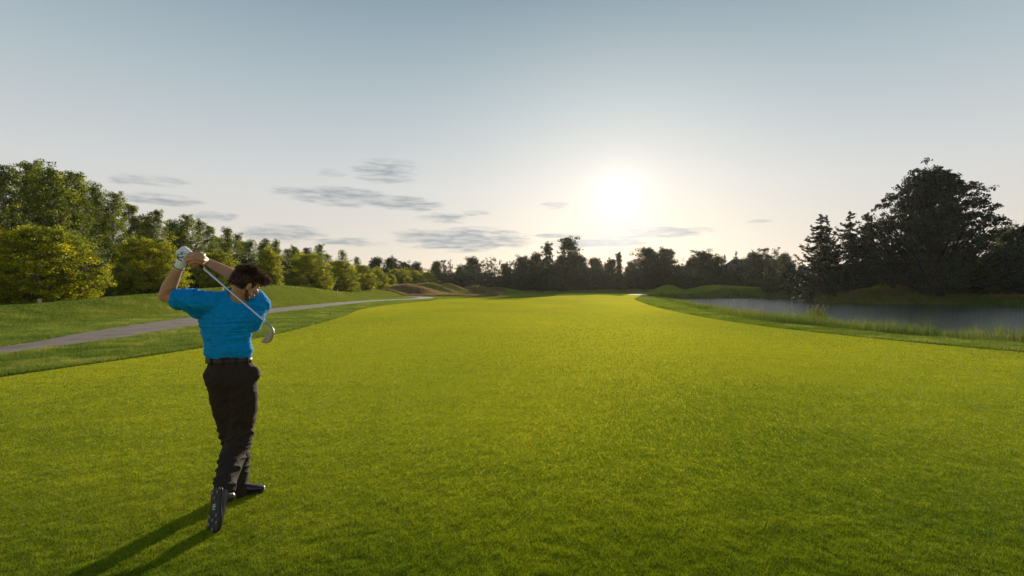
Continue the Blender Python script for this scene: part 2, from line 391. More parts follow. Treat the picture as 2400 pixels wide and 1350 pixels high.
# cart path: a ribbon that follows the foot of the bank
PC = np.array([(-11.3, -4, .6), (-12.2, 4, .6), (-12.7, 10, .6), (-13.0, 13, .65), (-13.25, 15.3, .9), (-14.2, 19, 1.25), (-15.3, 24, 1.45), (-16.7, 32, 1.45), (-17.2, 40, 1.5), (-17.6, 50, 1.5), (-17.6, 60, 1.5), (-16.4, 68, 1.4), (-14.3, 75, 1.3), (-13.8, 82, 1.3), (-15.4, 89, 1.3), (-19, 95, 1.3)], float)
pc, hw_, _ = smooth_chain(np.column_stack([PC[:, :2], np.zeros(len(PC))]), PC[:, 2], PC[:, 2], 8)
tg = np.gradient(pc[:, :2], axis=0); tg /= np.linalg.norm(tg, axis=1)[:, None]; nr = np.column_stack([-tg[:, 1], tg[:, 0]])
V = np.concatenate([np.column_stack([pc[:, :2] + nr * (o_ * hw_)[:, None], H(*(pc[:, :2] + nr * (o_ * hw_)[:, None]).T) + .012 + .01 * (1 - o_ ** 2)]) for o_ in np.linspace(-1, 1, 5)])
m_ = len(pc); i = np.arange(4)[:, None] * m_; j = np.arange(m_ - 1)[None]
tag(link('cart_path', mesh_np('cart_path', V, np.stack([i + j, i + j + 1, i + m_ + j + 1, i + m_ + j], -1).reshape(-1, 4)[:, ::-1], [M_PATH], smooth=True)), kind='structure')
PATH_XY = pc[:, :2]
def path_dist(x, y):
    "distance outside the edge of the path"
    d = np.full(np.shape(x), 1e9)
    for i in range(0, len(PATH_XY) - 1):
        ax, ay = PATH_XY[i]; ex, ey = PATH_XY[i + 1] - PATH_XY[i]
        t = np.clip(((x - ax) * ex + (y - ay) * ey) / (ex * ex + ey * ey), 0, 1); d = np.minimum(d, np.hypot(x - ax - ex * t, y - ay - ey * t) - hw_[i])
    return d

sheet('pond', np.array([(0, -20), (170, -20), (170, 120), (12, 120)], float) if 0 else np.vstack([POND[:-2] + np.array([0, 0]), POND[-2:]]), WZ, M_WATER)
# the water sheets reach a little under their banks
for nm, P, z in (('pond', POND, WZ), ('far_pond', POND2, WZ2)):
    if nm in bpy.data.objects: bpy.data.objects.remove(bpy.data.objects[nm])
    c = P.mean(0); ring = []
    Q = smooth_poly(P, 3); tgq = np.roll(Q, -1, 0) - np.roll(Q, 1, 0); tgq /= np.linalg.norm(tgq, axis=1)[:, None]
    area = .5 * np.sum(Q[:, 0] * np.roll(Q[:, 1], -1) - np.roll(Q[:, 0], -1) * Q[:, 1]); sgn = 1 if area > 0 else -1
    sheet(nm, Q + sgn * np.column_stack([tgq[:, 1], -tgq[:, 0]]) * .7, z, M_WATER)
BK = np.array([at(1470, 684, 128), at(1490, 684, 126), at(1520, 684, 120), at(1512, 684, 112), at(1480, 684, 118)])[:, :2]
bk = smooth_poly(BK, 5)
g = Geo(); cbk = bk.mean(0)
Vb = np.vstack([np.column_stack([bk, H(bk[:, 0], bk[:, 1]) + .03]), np.column_stack([cbk + (bk - cbk) * .6, H(*(cbk + (bk - cbk) * .6).T) + .12]), [[*cbk, H(*cbk) + .15]]])
nb = len(bk); g.add(Vb, [(i, (i + 1) % nb, nb + (i + 1) % nb, nb + i) for i in range(nb)]); g.add(Vb, [(nb + i, nb + (i + 1) % nb, 2 * nb) for i in range(nb)])
tag(g.build('bunker', M_SAND, smooth=True), kind='structure')

# ------------------------------------------------------------------ grass blades
rng = np.random.default_rng(7)
def vnoise(x, y, s, seed=0):
    "cheap smooth 2d value noise"
    r = np.random.default_rng(seed); G = r.random((64, 64)); u = x / s; v = y / s
    i = np.floor(u).astype(int); j = np.floor(v).astype(int); fu = u - i; fv = v - j; fu = fu * fu * (3 - 2 * fu); fv = fv * fv * (3 - 2 * fv)
    g_ = lambda a, b: G[a % 64, b % 64]
    return (g_(i, j) * (1 - fu) + g_(i + 1, j) * fu) * (1 - fv) + (g_(i, j + 1) * (1 - fu) + g_(i + 1, j + 1) * fu) * fv
def blades(name, m, x, y, h, w, rnd, lean=.35, z0=0.0, two=False):
    n = len(x); z = H(x, y) + z0 if z0 is not None else np.zeros(n)
    a = rng.random(n) * 2 * math.pi; ux, uy = np.cos(a) * w / 2, np.sin(a) * w / 2
    l = rng.normal(0, lean, (n, 2)) * h[:, None]
    A = np.column_stack([x - ux, y - uy, z - .004]); B = np.column_stack([x + ux, y + uy, z - .004]); T = np.column_stack([x + l[:, 0], y + l[:, 1], z + h])
    if two:
        Mx = (A + B) / 2; mid = Mx + (T - Mx) * .5 * np.array([.5, .5, 1.1]); 
        A2 = mid - np.column_stack([ux, uy, ux * 0]) * .7; B2 = mid + np.column_stack([ux, uy, ux * 0]) * .7
        V = np.stack([A, B, A2, B2, T], 1).reshape(-1, 3); k = np.arange(n)[:, None] * 5
        Fq = k + np.array([[0, 1, 3, 2]]); Ft = k + np.array([[2, 3, 4]]); r = np.repeat(rnd, 5); FF = [Ft, Fq]
    else:
        V = np.stack([A, B, T], 1).reshape(-1, 3); FF = [np.arange(3 * n).reshape(-1, 3)]; r = np.repeat(rnd, 3)
    return link(name, mesh_np(name, V, FF, [m], {'rnd': r}))
def view_samples(n, y0, y1, power=2.0, spread=1.06):
    "points on the ground in front of the camera, density falling with distance"
    u = rng.random(n); e = 2 - power - 0.0   # pdf over Y ~ Y * Y^-power
    Y = (y0 ** e + u * (y1 ** e - y0 ** e)) ** (1 / e) if abs(e) > 1e-6 else y0 * (y1 / y0) ** u
    X = (rng.random(n) * 2 - 1) * Y * spread
    return X, Y

def build_turf(n, power, y0, y1):
    x, y = view_samples(n, y0, y1, power)
    inside = sdf_poly(x, y, FAIRS)
    f = inside < -.02; wet = sdf_poly(x, y, POND) < 3.0; pth = path_dist(x, y) < -.10 + .22 * vnoise(x, y, .25, 77)
    return x, y, f, (inside > .02) & ~wet & ~pth & (sdf_poly(x, y, POND2) > 4)
x, y, f, r_ = build_turf(1400000, 2.75, 2.35, 60)
fx, fy = x[f], y[f]
wgt = .0028 * np.maximum(1, fy / 4.0) ** 1.0
spot = np.clip((.16 - vnoise(fx, fy, .10, 3)) * 6, 0, 1) * (vnoise(fx, fy, 1.3, 4) > .5)        # little scuffs and spike marks
hh = (.013 + .009 * rng.random(len(fx))) * (1 - .55 * spot) * (.55 + .65 * vnoise(fx, fy, .05, 5) + .35 * vnoise(fx, fy, .16, 6)) * np.clip((62 - fy) / 45, .15, 1)
rnd = np.clip(.10 + .36 * vnoise(fx, fy * .5, 3.2, 8) + .20 * vnoise(fx * .5, fy, .22, 9) + .16 * vnoise(fx * .4, fy, .9, 10) + rng.normal(0, .24, len(fx)) - .2 * spot, 0, 1)
tag(blades('fairway_grass', M_FBLADE, fx, fy, hh, wgt, rnd, .55, .006), 'close mown bright yellow-green turf covering the whole fairway', 'grass', kind='stuff')
x2, y2, f2, r2 = build_turf(900000, 2.0, 8, 105)
rx, ry = np.concatenate([x[r_], x2[r2]]), np.concatenate([y[r_], y2[r2]])
k = (rx < 60); rx, ry = rx[k], ry[k]
wgt = .005 * np.maximum(1, ry / 5.0) ** .9
hh = (.045 + .035 * rng.random(len(rx))) * (.7 + .6 * vnoise(rx, ry, .4, 5)) * np.clip((130 - ry) / 60, .4, 1)
rnd = np.clip(.1 + .75 * vnoise(rx, ry, 1.1, 11) * (.35 + vnoise(rx, ry, .3, 12)) + rng.normal(0, .14, len(rx)), 0, 1)
tag(blades('rough_grass', M_RBLADE, rx, ry, hh, wgt, rnd, .5), 'longer mottled green grass of the rough beside the fairway and on the banks', 'grass', kind='stuff')

# reeds and uncut grass along both shores of the pond
def ring_points(P, n, d0, d1, box):
    x = rng.uniform(box[0], box[1], n); y = rng.uniform(box[2], box[3], n); d = sdf_poly(x, y, P); k = (d > d0) & (d < d1); return x[k], y[k], d[k]
x, y, d = ring_points(POND, 1700000, -.4, 4.4, (9, 75, 8, 112))
keep = rng.random(len(x)) < np.clip(22.0 / y, .22, 1) ** 1.2; x, y, d = x[keep], y[keep], d[keep]
nearside = (x < 40) & (y < 90)
hh = (.26 + .34 * rng.random(len(x))) * (.30 + .8 * vnoise(x, y, .8, 21) + .9 * vnoise(x, y, .22, 24) ** 2) * np.clip((4.7 - d) / 1.3, .25, 1)
hh = np.where(nearside, hh * np.interp(y, [28, 48], [1, .42]), hh * 1.5)
rnd = np.clip(.05 + .5 * vnoise(x, y, 1.6, 22) + .4 * vnoise(x, y, .35, 23) * (d < 3) + rng.normal(0, .18, len(x)), 0, 1)
tag(blades('shore_grass', M_REED, x, y, hh, .010 * np.maximum(1, y / 20), rnd, .22, two=True), 'uncut green and straw coloured grass lining both shores of the pond', 'grass', kind='stuff')
# fescue on the far mounds and the tan bank across the pond
px_, py_ = [], []
for (x0, x1, y0, y1, n) in ((-32, -2, 98, 150, 90000), (49, 66, 71, 82, 30000), (24, 62, 99, 108, 30000), (50, 100, 66, 80, 40000)):
    px_.append(rng.uniform(x0, x1, n)); py_.append(rng.uniform(y0, y1, n))
x = np.concatenate(px_); y = np.concatenate(py_)
k = (path_dist(x, y) > .5) & (sdf_poly(x, y, POND) > 1) & (sdf_poly(x, y, POND2) > 1) & (sdf_poly(x, y, FAIRS) > 1.5) & (vnoise(x, y, 3, 31) > .22)
x, y = x[k], y[k]
tag(blades('fescue_grass', M_FESC, x, y, .25 + .4 * rng.random(len(x)) * vnoise(x, y, 2, 33), np.full(len(x), .07), np.clip(vnoise(x, y, 4, 34) + rng.normal(0, .12, len(x)), 0, 1), .3, two=True), 'tall tan and rust coloured fescue on the far mounds and pond banks', 'grass', kind='stuff')

# ------------------------------------------------------------------ trees
def leaf_quads(P, size, rg, flat=0.0, rnd=None, asp=.55):
    n = len(P); d = rg.normal(size=(n, 3)); d[:, 2] *= (1 - flat * .7); d /= np.linalg.norm(d, axis=1)[:, None]
    q = rg.normal(size=(n, 3)); q -= d * (q * d).sum(1)[:, None]; q /= np.linalg.norm(q, axis=1)[:, None]
    s = (size * rg.uniform(.65, 1.35, n))[:, None]
    V = np.stack([P - d * s * .5, P + q * s * asp * .5, P + d * s * .5, P - q * s * asp * .5], 1).reshape(-1, 3)
    return V, np.arange(4 * n).reshape(-1, 4), np.repeat(rg.random(n) if rnd is None else rnd, 4)

def make_tree(kind, seed, Ht, R, prof, th, nl, cpl, lpc, leaf, lm, bm, up=.5, csize=.5, flat=.35, tr=.16, lean=0, inner=.35, topbias=1.0, shape=None):
    """tapered trunk, curved limbs out to the crown profile, twigs, and leaf clumps at the twig ends.
    prof(t): crown radius (0..1) at relative height t of the crown; th: height where the crown starts"""
    rg = np.random.default_rng(seed); g = Geo(); LP = []; LR = []
    top = np.array([lean * Ht * .3 + rg.normal(0, .02 * Ht), rg.normal(0, .02 * Ht), Ht * .93])
    tz = np.linspace(0, 1, 8); wob = rg.normal(0, .012 * Ht, (8, 2)); wob[0] = 0
    tp = np.column_stack([top[0] * tz ** 1.3 + wob[:, 0], top[1] * tz + wob[:, 1], tz * top[2]]); trr = tr * (1 - tz * .88) * (1 + .5 * np.exp(-tz * 18))
    g.tube(tp, trr, n=8, caps=False)
    trunk_at = lambda z: np.array([np.interp(z, tp[:, 2], tp[:, 0]), np.interp(z, tp[:, 2], tp[:, 1]), z])
    ga = rg.random() * 6
    for i in range(nl):
        t = ((i + .5 + rg.uniform(-.3, .3)) / nl) ** topbias
        z1 = th + (Ht - th) * min(t, .95)
        az = ga + i * 2.399 + rg.normal(0, .35)
        rr = R * prof(t) * rg.uniform(.72, 1.12)
        if shape is not None: rr *= shape(az, t)
        tip = trunk_at(min(z1, top[2])) * np.array([1, 1, 0]) + np.array([math.cos(az) * rr, math.sin(az) * rr, z1])
        z0 = max(th * .55, z1 - rr * up * 1.3 - .1 * Ht * rg.random()); z0 = min(z0, top[2] * .96); b = trunk_at(z0)
        mid = (b + tip) / 2 + np.array([0, 0, (.18 if up > 0 else -.1) * rr]) * np.sign(up + .01) * -0.6 + rg.normal(0, .04 * rr + .02, 3)
        q = np.linspace(0, 1, 6)[:, None]; C = b * (1 - q) ** 2 + 2 * mid * q * (1 - q) + tip * q * q
        r0 = max(.015 * Ht / 6, np.interp(z0, tp[:, 2], trr) * .5); g.tube(C, np.linspace(r0, .012, 6), n=5, caps=False)
        for c in range(cpl):
            u = rg.uniform(inner, 1.0) if c else 1.0
            base = b * (1 - u) ** 2 + 2 * mid * u * (1 - u) + tip * u * u
            off = rg.normal(0, 1, 3) * csize * np.array([1, 1, .7]) * .8 * (1.1 if c else .3)
            cc = base + off; g.tube([base, (base + cc) / 2 + rg.normal(0, .03, 3), cc], [.018, .012, .006], n=4, caps=False)
            cs = csize * rg.uniform(.55, 1.15); n = int(lpc * rg.uniform(.6, 1.3))
            P = rg.normal(0, 1, (n, 3)); P /= (np.linalg.norm(P, axis=1)[:, None] + 1e-6); P *= rg.random((n, 1)) ** .45
            LP.append(cc + P * cs * np.array([1, 1, 1 - flat])); LR.append(np.clip(rg.normal(.45, .16) + rg.normal(0, .16, n), 0, 1))
    P = np.vstack(LP); V, Fq, r = leaf_quads(P, leaf, rg, flat * .4, np.concatenate(LR))
    return g.mesh(kind + '_trunk', bm, True), mesh_np(kind + '_crown', V, Fq, [lm], {'rnd': r})

def make_conifer(kind, seed, Ht, R, lm, bm, tiers=30, droop=.35, dens=1.0, p=1.0, leaf=.30, tr=.2, bare=.04, curl=.3):
    rg = np.random.default_rng(seed); g = Geo(); LP = []; LD = []
    g.tube([(0, 0, 0), (0.05, 0, Ht * .5), (0, 0, Ht)], [tr, tr * .6, .02], n=7, caps=False, sub=3)
    for i in range(tiers):
        t = i / (tiers - 1); z = Ht * (bare + (1 - bare) * t ** .92); rr = R * (1 - t) ** p * rg.uniform(.85, 1.1) + .12
        nb = max(4, int(9 * (1 - t * .4)))
        for j in range(nb):
            az = j * 2 * math.pi / nb + i * 1.1 + rg.normal(0, .25); L_ = rr * rg.uniform(.5, 1.2); zj = z; z = z + rg.normal(0, .22)
            q = np.linspace(0, 1, 7); rad = q * L_; zz = z - droop * L_ * np.sin(q * math.pi * .62) + curl * L_ * q ** 3 
            C = np.column_stack([math.cos(az) * rad, math.sin(az) * rad, zz]); g.tube(C, np.linspace(.03 + .012 * L_, .006, 7), n=4, caps=False)
            n = int(34 * L_ * dens) + 5; u = rg.random(n) ** .75
            P = np.column_stack([np.interp(u, q, C[:, k]) for k in range(3)])
            side = rg.normal(0, 1, n) * .16 * L_ * (1.15 - u) + rg.normal(0, .05, n)
            P[:, 0] += -math.sin(az) * side; P[:, 1] += math.cos(az) * side; P[:, 2] += rg.normal(0, .05, n) - .05 * np.abs(side)
            z = zj; LP.append(P); LD.append(np.tile((math.cos(az), math.sin(az), -.1), (n, 1)))
    P = np.vstack(LP); D = np.vstack(LD); n = len(P)
    d = D + rg.normal(0, .45, (n, 3)); d /= np.linalg.norm(d, axis=1)[:, None]; q = rg.normal(size=(n, 3)); q -= d * (q * d).sum(1)[:, None]; q /= np.linalg.norm(q, axis=1)[:, None]
    s = leaf * rg.uniform(.6, 1.3, (n, 1))
    V = np.stack([P - d * s * .5, P + q * s * .16, P + d * s * .6, P - q * s * .16], 1).reshape(-1, 3)
    return g.mesh(kind + '_trunk', bm, True), mesh_np(kind + '_crown', V, np.arange(4 * n).reshape(-1, 4), [lm], {'rnd': np.repeat(rg.random(n), 4)})

round_p = lambda t: math.sqrt(max(0, 1 - (2 * t - .9) ** 2 / 1.25)) 
dome_p = lambda t: max(.05, (1 - t ** 2.6)) ** .6 * (.82 + .18 * math.sin(min(1, t * 4) * math.pi / 2))
map_p = lambda t: (.78 + .22 * math.sin(min(1, t * 3.2) * math.pi / 2)) * max(.04, 1 - t ** 3.4) ** .55
pop_p = lambda t: (.6 + .4 * math.sin(min(1, t / .4) * math.pi / 2)) * max(.05, 1 - t ** 1.7) ** .85
vase_p = lambda t: (.45 + .55 * t ** .7) * max(.1, 1 - t ** 5) ** .5

POP = [make_tree('poplar', 100 + i, 12, 2.1 + .3 * (i % 3), pop_p, 1.2, 50, 6, 44, .17, M_LPOP, M_BARKP, up=1.1, csize=.50, flat=.15, tr=.15, inner=.3) for i in range(6)]
MAPL = [make_tree('maple', 200 + i, 5.2, 3.3, map_p, .15, 95, 8, 66, .13, M_LMAP, M_BARK, up=.5, csize=.50, flat=.5, tr=.14, inner=.5) for i in range(4)]
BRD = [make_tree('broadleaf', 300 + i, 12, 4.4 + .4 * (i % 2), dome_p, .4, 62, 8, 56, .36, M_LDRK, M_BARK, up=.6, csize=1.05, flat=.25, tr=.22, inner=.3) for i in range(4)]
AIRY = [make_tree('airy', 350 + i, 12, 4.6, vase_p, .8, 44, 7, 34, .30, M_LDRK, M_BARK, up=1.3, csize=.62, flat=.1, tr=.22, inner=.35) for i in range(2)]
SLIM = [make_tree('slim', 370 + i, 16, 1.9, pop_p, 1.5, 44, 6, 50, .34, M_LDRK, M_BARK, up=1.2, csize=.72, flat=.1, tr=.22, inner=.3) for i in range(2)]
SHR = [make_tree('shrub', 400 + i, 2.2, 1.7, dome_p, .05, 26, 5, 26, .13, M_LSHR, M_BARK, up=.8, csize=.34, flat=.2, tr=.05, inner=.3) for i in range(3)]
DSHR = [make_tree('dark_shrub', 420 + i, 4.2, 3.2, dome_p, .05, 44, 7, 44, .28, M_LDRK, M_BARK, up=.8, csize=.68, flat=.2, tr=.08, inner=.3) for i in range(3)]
SPR = [make_conifer('spruce', 500 + i, 13, 4.3, M_LPINE, M_BARK, tiers=24, droop=.6, curl=.5, leaf=.36, dens=1.2, p=.8) for i in range(2)]

USED = {}
def plant(kind, var, loc, s, rz, label, cat, group, sz=None):
    sc3 = (s, s, s if sz is None else sz)
    root = empty(kind, loc, rz, sc3); tag(root, label, cat, group)
    tm, cm = var
    link('trunk', tm, root); link('crown', cm, root)
    return root
ORD = ['first', 'second', 'third', 'fourth', 'fifth', 'sixth', 'seventh', 'eighth', 'ninth', 'tenth', 'eleventh', 'twelfth', 'thirteenth', 'fourteenth', 'fifteenth', 'sixteenth', 'seventeenth', 'eighteenth', 'nineteenth', 'twentieth', 'twenty-first', 'twenty-second', 'twenty-third', 'twenty-fourth', 'twenty-fifth', 'twenty-sixth', 'twenty-seventh', 'twenty-eighth', 'twenty-ninth', 'thirtieth']
R_ = random.Random(5)
def gz(x, y): return float(H(x, y)) - .05

# the row of low golden maples behind the bank: (centre px, top py, depth, width factor, label)
ROW = [(100, 536, 30, 1.12, 'large golden-leaved maple at the far left edge, nearest of the hedge row'),
       (352, 562, 38, 1.0, 'wide golden maple behind the golfer\'s raised gloved hand'),
       (515, 594, 47, .95, 'golden maple behind the golf shaft, left of the golfer\'s head'),
       (632, 586, 57, .50, 'narrow upright column-like maple directly right of the golfer\'s head'),
       (724, 597, 68, 1.0, 'broad rounded golden maple right of the narrow upright one, above the bank'),
       (795, 613, 82, 1.0, 'golden maple sloping down just right of the broad rounded one'),
       (845, 622, 95, .95, 'small golden maple above the gap between the two grassy banks'),
       (880, 630, 106, .9, 'brightest yellow small maple above the left end of the second bank'),
       (914, 643, 118, .9, 'low yellow-green maple above the crest of the second bank'),
       (934, 632, 128, 1.0, 'dark olive maple near the right end of the hedge row'),
       (965, 634, 138, 1.0, 'olive maple second from the right end of the hedge row'),
       (996, 637, 146, 1.0, 'last small olive maple at the right end of the hedge row')]
for i, (px, top, Y, wf, lab) in enumerate(ROW):
    x = gx(px, Y); z = gz(x, Y); h = EYE + (HY - top) / F * Y - z
    s = h / 5.15; plant('maple_tree', MAPL[i % 4], (x, Y, z), s * wf, R_.uniform(0, 6), lab, 'tree', 'golden maples in a row behind the bank', sz=s)

# tall poplars behind them
PP = [(-70, 392, 40), (-20, 384, 43), (18, 380, 38), (58, 370, 42), (84, 376, 46), (128, 386, 41), (150, 410, 48), (182, 398, 44), (214, 420, 47), (262, 444, 47), (244, 500, 52), (300, 470, 54), (336, 500, 56),
      (372, 488, 55), (402, 510, 62), (430, 498, 60), (462, 512, 66), (492, 524, 64), (528, 530, 70), (556, 545, 74), (590, 558, 78), (622, 556, 82), (650, 560, 86), (690, 574, 94), (722, 578, 100), (752, 570, 104), (800, 583, 116), (838, 600, 122)]
for i, (px, top, Y) in enumerate(PP):
    x = gx(px, Y); z = gz(x, Y); h = EYE + (HY - top) / F * Y - z; s = h / 12.1
    side = 'tall pale-trunked poplar behind the golden maples, %s from the left' % ORD[max(0, i - 1)] if i > 1 else ('tall poplar cut by the left edge of the photo, behind the maples' if i else 'poplar just outside the left edge of the photo')
    if i == 0: continue
    plant('poplar_tree', POP[i % 6], (x, Y, z), s * R_.uniform(.95, 1.2), R_.uniform(0, 6), side, 'tree', 'poplars behind the golden maples', sz=s)
# second line of poplars, deeper in the wood
k = 0
for i in range(24):
    Y = 50 + i * 4.2; x = -46 - R_.uniform(0, 7) - i * .25; px = CX + x / Y * F
    if px < -60: continue
    top = np.interp(px, [-50, 200, 300, 500, 650, 850, 1000], [410, 450, 505, 550, 578, 605, 615]); z = gz(x, Y); h = EYE + (HY - top) / F * Y - z; s = h / 12.1
    plant('poplar_tree', POP[(i + 3) % 6], (x, Y, z), s * 1.25, R_.uniform(0, 6), 'leafy poplar deeper in left wood, %s from left in back line' % ORD[k], 'tree', 'poplars deeper in the left wood', sz=s); k += 1
# undergrowth under the poplars
k = 0
for i in range(26):
    Y = 33 + i * 4.4; x = -33.5 - R_.uniform(0, 5); px = CX + x / Y * F
    if px < -80: continue
    s = R_.uniform(.85, 1.4); plant('undergrowth_shrub', DSHR[i % 3] if i % 2 else SHR[i % 3], (x, Y, gz(x, Y)), s * (1 if i % 2 else 1.6), R_.uniform(0, 6), 'leafy undergrowth shrub between maples and poplars, %s from the left' % ORD[k], 'shrub', 'undergrowth between the maples and poplars'); k += 1

# mixed trees that close the far end of the hole: (px, top py, depth, kind, width factor, label)
MID = [(880, 603, 135, 'b', .8, 'rounded tree ending the left wood above the small yellow maples'), (915, 602, 140, 'b', .8, 'rounded tree above the low yellow-green maple, near the end of the left wood'),
       (948, 613, 150, 'b', .8, 'grey-green tree above the dark olive maples'), (975, 614, 158, 'b', .75, 'small grey-green tree at the right end of the left wood'),
       (1022, 612, 172, 'b', .7, 'low tree between the left wood and the airy feathery tree'),
       (1042, 603, 176, 'a', .85, 'airy feathery tree above the tan fescue mounds'), (1078, 622, 184, 'b', .6, 'low tree in the dip just right of the airy feathery tree'),
       (1108, 602, 180, 'b', .9, 'round tree left of the small distant pond'), (1152, 598, 182, 'a', .95, 'open-topped tree directly behind the small distant pond'), (1186, 616, 186, 'b', .7, 'low tree right of the small distant pond'),
       (1225, 600, 180, 'b', 1.0, 'dark bushy tree left of the slender far tree'), (1256, 592, 184, 'b', .7, 'dark tree with raised top beside the slender far tree'), (1283, 567, 182, 's', 1.0, 'slender pointed tree left of the tallest far tree'),
       (1312, 604, 186, 'b', .8, 'dark low tree at the foot of the tallest far tree'), (1338, 554, 180, 's', 1.75, 'tallest leaning tree of the far treeline, left of the sun'), (1358, 596, 178, 'b', .8, 'dark tree under the right side of the tallest far tree'),
       (1396, 604, 182, 'b', .9, 'rounded dark tree below and left of the sun'), (1430, 606, 186, 'b', .7, 'low dark tree directly below the sun'), (1453, 590, 180, 's', .8, 'short pointed tree directly below the sun'), (1480, 612, 184, 'b', .7, 'low dark tree right below the sun'),
       (1518, 580, 165, 'b', 1.0, 'left half of the big rounded tree pair right of the sun'), (1556, 582, 168, 'b', 1.0, 'right half of the big rounded tree pair right of the sun'),
       (1648, 587, 150, 'b', 1.0, 'round dense tree right of the flat-roofed house'), (1622, 604, 153, 'b', .8, 'smaller tree in front of the flat-roofed house'), (1680, 600, 155, 'b', .8, 'dark tree merging with the right side of the round dense tree'),
       (1798, 573, 140, 'a', 1.15, 'wide vase-shaped tree with open top between the two houses'), (1770, 590, 143, 'b', .9, 'dark leafy tree at the left foot of the vase-shaped tree'), (1838, 594, 144, 'b', .8, 'dark leafy tree at the right foot of the vase-shaped tree'),
       (1880, 622, 130, 'b', .7, 'low dark tree left of the drooping spruce'), (1806, 622, 108, 'b', .75, 'low dark tree in front of the left end of the low wide house'), (1850, 614, 108, 'b', .95, 'dark tree in front of the low wide house, left of the spruces'), (2378, 528, 95, 'b', 1.1, 'dark round tree over the house at the right edge of the photo'), (2420, 540, 92, 'b', 1.1, 'dark round tree cut by the right edge of the photo'),
       (2330, 575, 84, 'b', .6, 'dark tree between the great maple and the house at the right edge')]
KD = {'b': (BRD, 12.3, 'broadleaf_tree'), 'a': (AIRY, 12.8, 'open_crowned_tree'), 's': (SLIM, 16.2, 'slender_tree')}
for i, (px, top, Y, kd, wf, lab) in enumerate(MID):
    vs_, hh0, nm = KD[kd]; x = gx(px, Y); z = gz(x, Y); h = EYE + (HY - top) / F * Y - z; s = h / hh0
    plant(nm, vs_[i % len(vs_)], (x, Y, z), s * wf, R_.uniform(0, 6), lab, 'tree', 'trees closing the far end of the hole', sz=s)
# small spiky conifers on the skyline between the houses
for px, top, Y, lab in ((1698, 598, 148, 'small pointed conifer left of the pitched roof behind the right trees'), (1725, 590, 150, 'small pointed conifer against the pitched roof')):
    x = gx(px, Y); z = gz(x, Y); s = (EYE + (HY - top) / F * Y - z) / 13; plant('small_conifer', SPR[0], (x, Y, z), s * .8, 1, lab, 'conifer', 'conifers beside the pitched roof', sz=s)
# shrub belt at the feet of the far trees
k = 0
for i in range(44):
    px = 1010 + i * 31 + R_.uniform(-8, 8); Y = (168 if px < 1580 else 132 if px < 1860 else 112) + R_.uniform(-4, 4); x = gx(px, Y)
    if px > 2400: break
    s = R_.uniform(.8, 1.35) * (1.25 if px < 1580 else 1)
    nm = ORD[k] if k < 30 else None
    lab = 'dark shrub at the foot of the far treeline, %s from the left' % nm if nm else 'dark shrub at the foot of the far treeline, %s from the right' % ORD[43 - i]
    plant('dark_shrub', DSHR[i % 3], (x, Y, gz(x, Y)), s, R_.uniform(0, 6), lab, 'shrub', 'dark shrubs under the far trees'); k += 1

# across the pond: the great spreading tree, spruces and bushes
def big_shape(az, t): return 1.04 + .12 * math.cos(az + .4) * (1 if t < .65 else -.3)
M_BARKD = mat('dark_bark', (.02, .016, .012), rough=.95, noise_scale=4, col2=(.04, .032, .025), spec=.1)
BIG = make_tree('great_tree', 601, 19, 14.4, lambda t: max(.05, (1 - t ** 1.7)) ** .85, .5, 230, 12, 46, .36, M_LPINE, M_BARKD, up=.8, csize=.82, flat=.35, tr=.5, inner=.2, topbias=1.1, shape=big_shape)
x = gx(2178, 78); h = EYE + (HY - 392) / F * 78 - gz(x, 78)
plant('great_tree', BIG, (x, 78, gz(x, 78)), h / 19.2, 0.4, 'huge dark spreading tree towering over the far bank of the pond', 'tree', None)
for px, top, Y, wf, lab in ((1924, 504, 82, 1.35, 'spruce with long drooping branches, leftmost of the conifers across the pond'), (1938, 506, 84, .8, 'slim spruce close behind the drooping leftmost spruce'),
                            (1992, 497, 84, 1.3, 'spruce standing against the left side of the huge dark tree'), (2034, 500, 80, 1.2, 'shorter spruce half hidden in the left side of the huge dark tree')):
    x = gx(px, Y); z = gz(x, Y); s = (EYE + (HY - top) / F * Y - z) / 13.1
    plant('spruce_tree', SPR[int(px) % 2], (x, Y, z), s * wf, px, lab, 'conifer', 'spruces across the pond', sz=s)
for j, (px, Y, s, lab) in enumerate(((1975, 86, .9, 'dark bush under the drooping spruces'), (2040, 88, 1.0, 'dark bush behind the tan mound across the pond'), (2085, 86, 1.1, 'dark bush right of the tan mound, under the huge tree'), (2135, 82, 1.1, 'dark bush left of the huge tree trunk'),
                                      (2190, 73, 1.15, 'dark bush in front of the huge tree trunk'), (2240, 73, 1.15, 'dark bush right of the huge tree trunk'), (2292, 72, 1.1, 'dark bush under the right edge of the huge tree'), (2345, 74, .9, 'dark bush left of the house at the right edge'), (2010, 86, 1.2, 'dark bush behind the spruces across the pond'))):
    x = gx(px, Y); plant('bank_bush', DSHR[j % 3], (x, Y, gz(x, Y)), s, j, lab, 'bush', 'bushes on the bank across the pond')
# low leafy shrubs by the left bank
for px, py, Y, s, lab in ((18, 693, 31, .62, 'low shrub with pale flowering top at the far left, by the stake'), (50, 696, 31.5, .5, 'low shrub beside the wooden stake at the left')):
    x = gx(px, Y); plant('low_shrub', SHR[0 if px < 30 else 1], (x, Y, gz(x, Y)), s, 1, lab, 'shrub', 'low shrubs by the left stake')

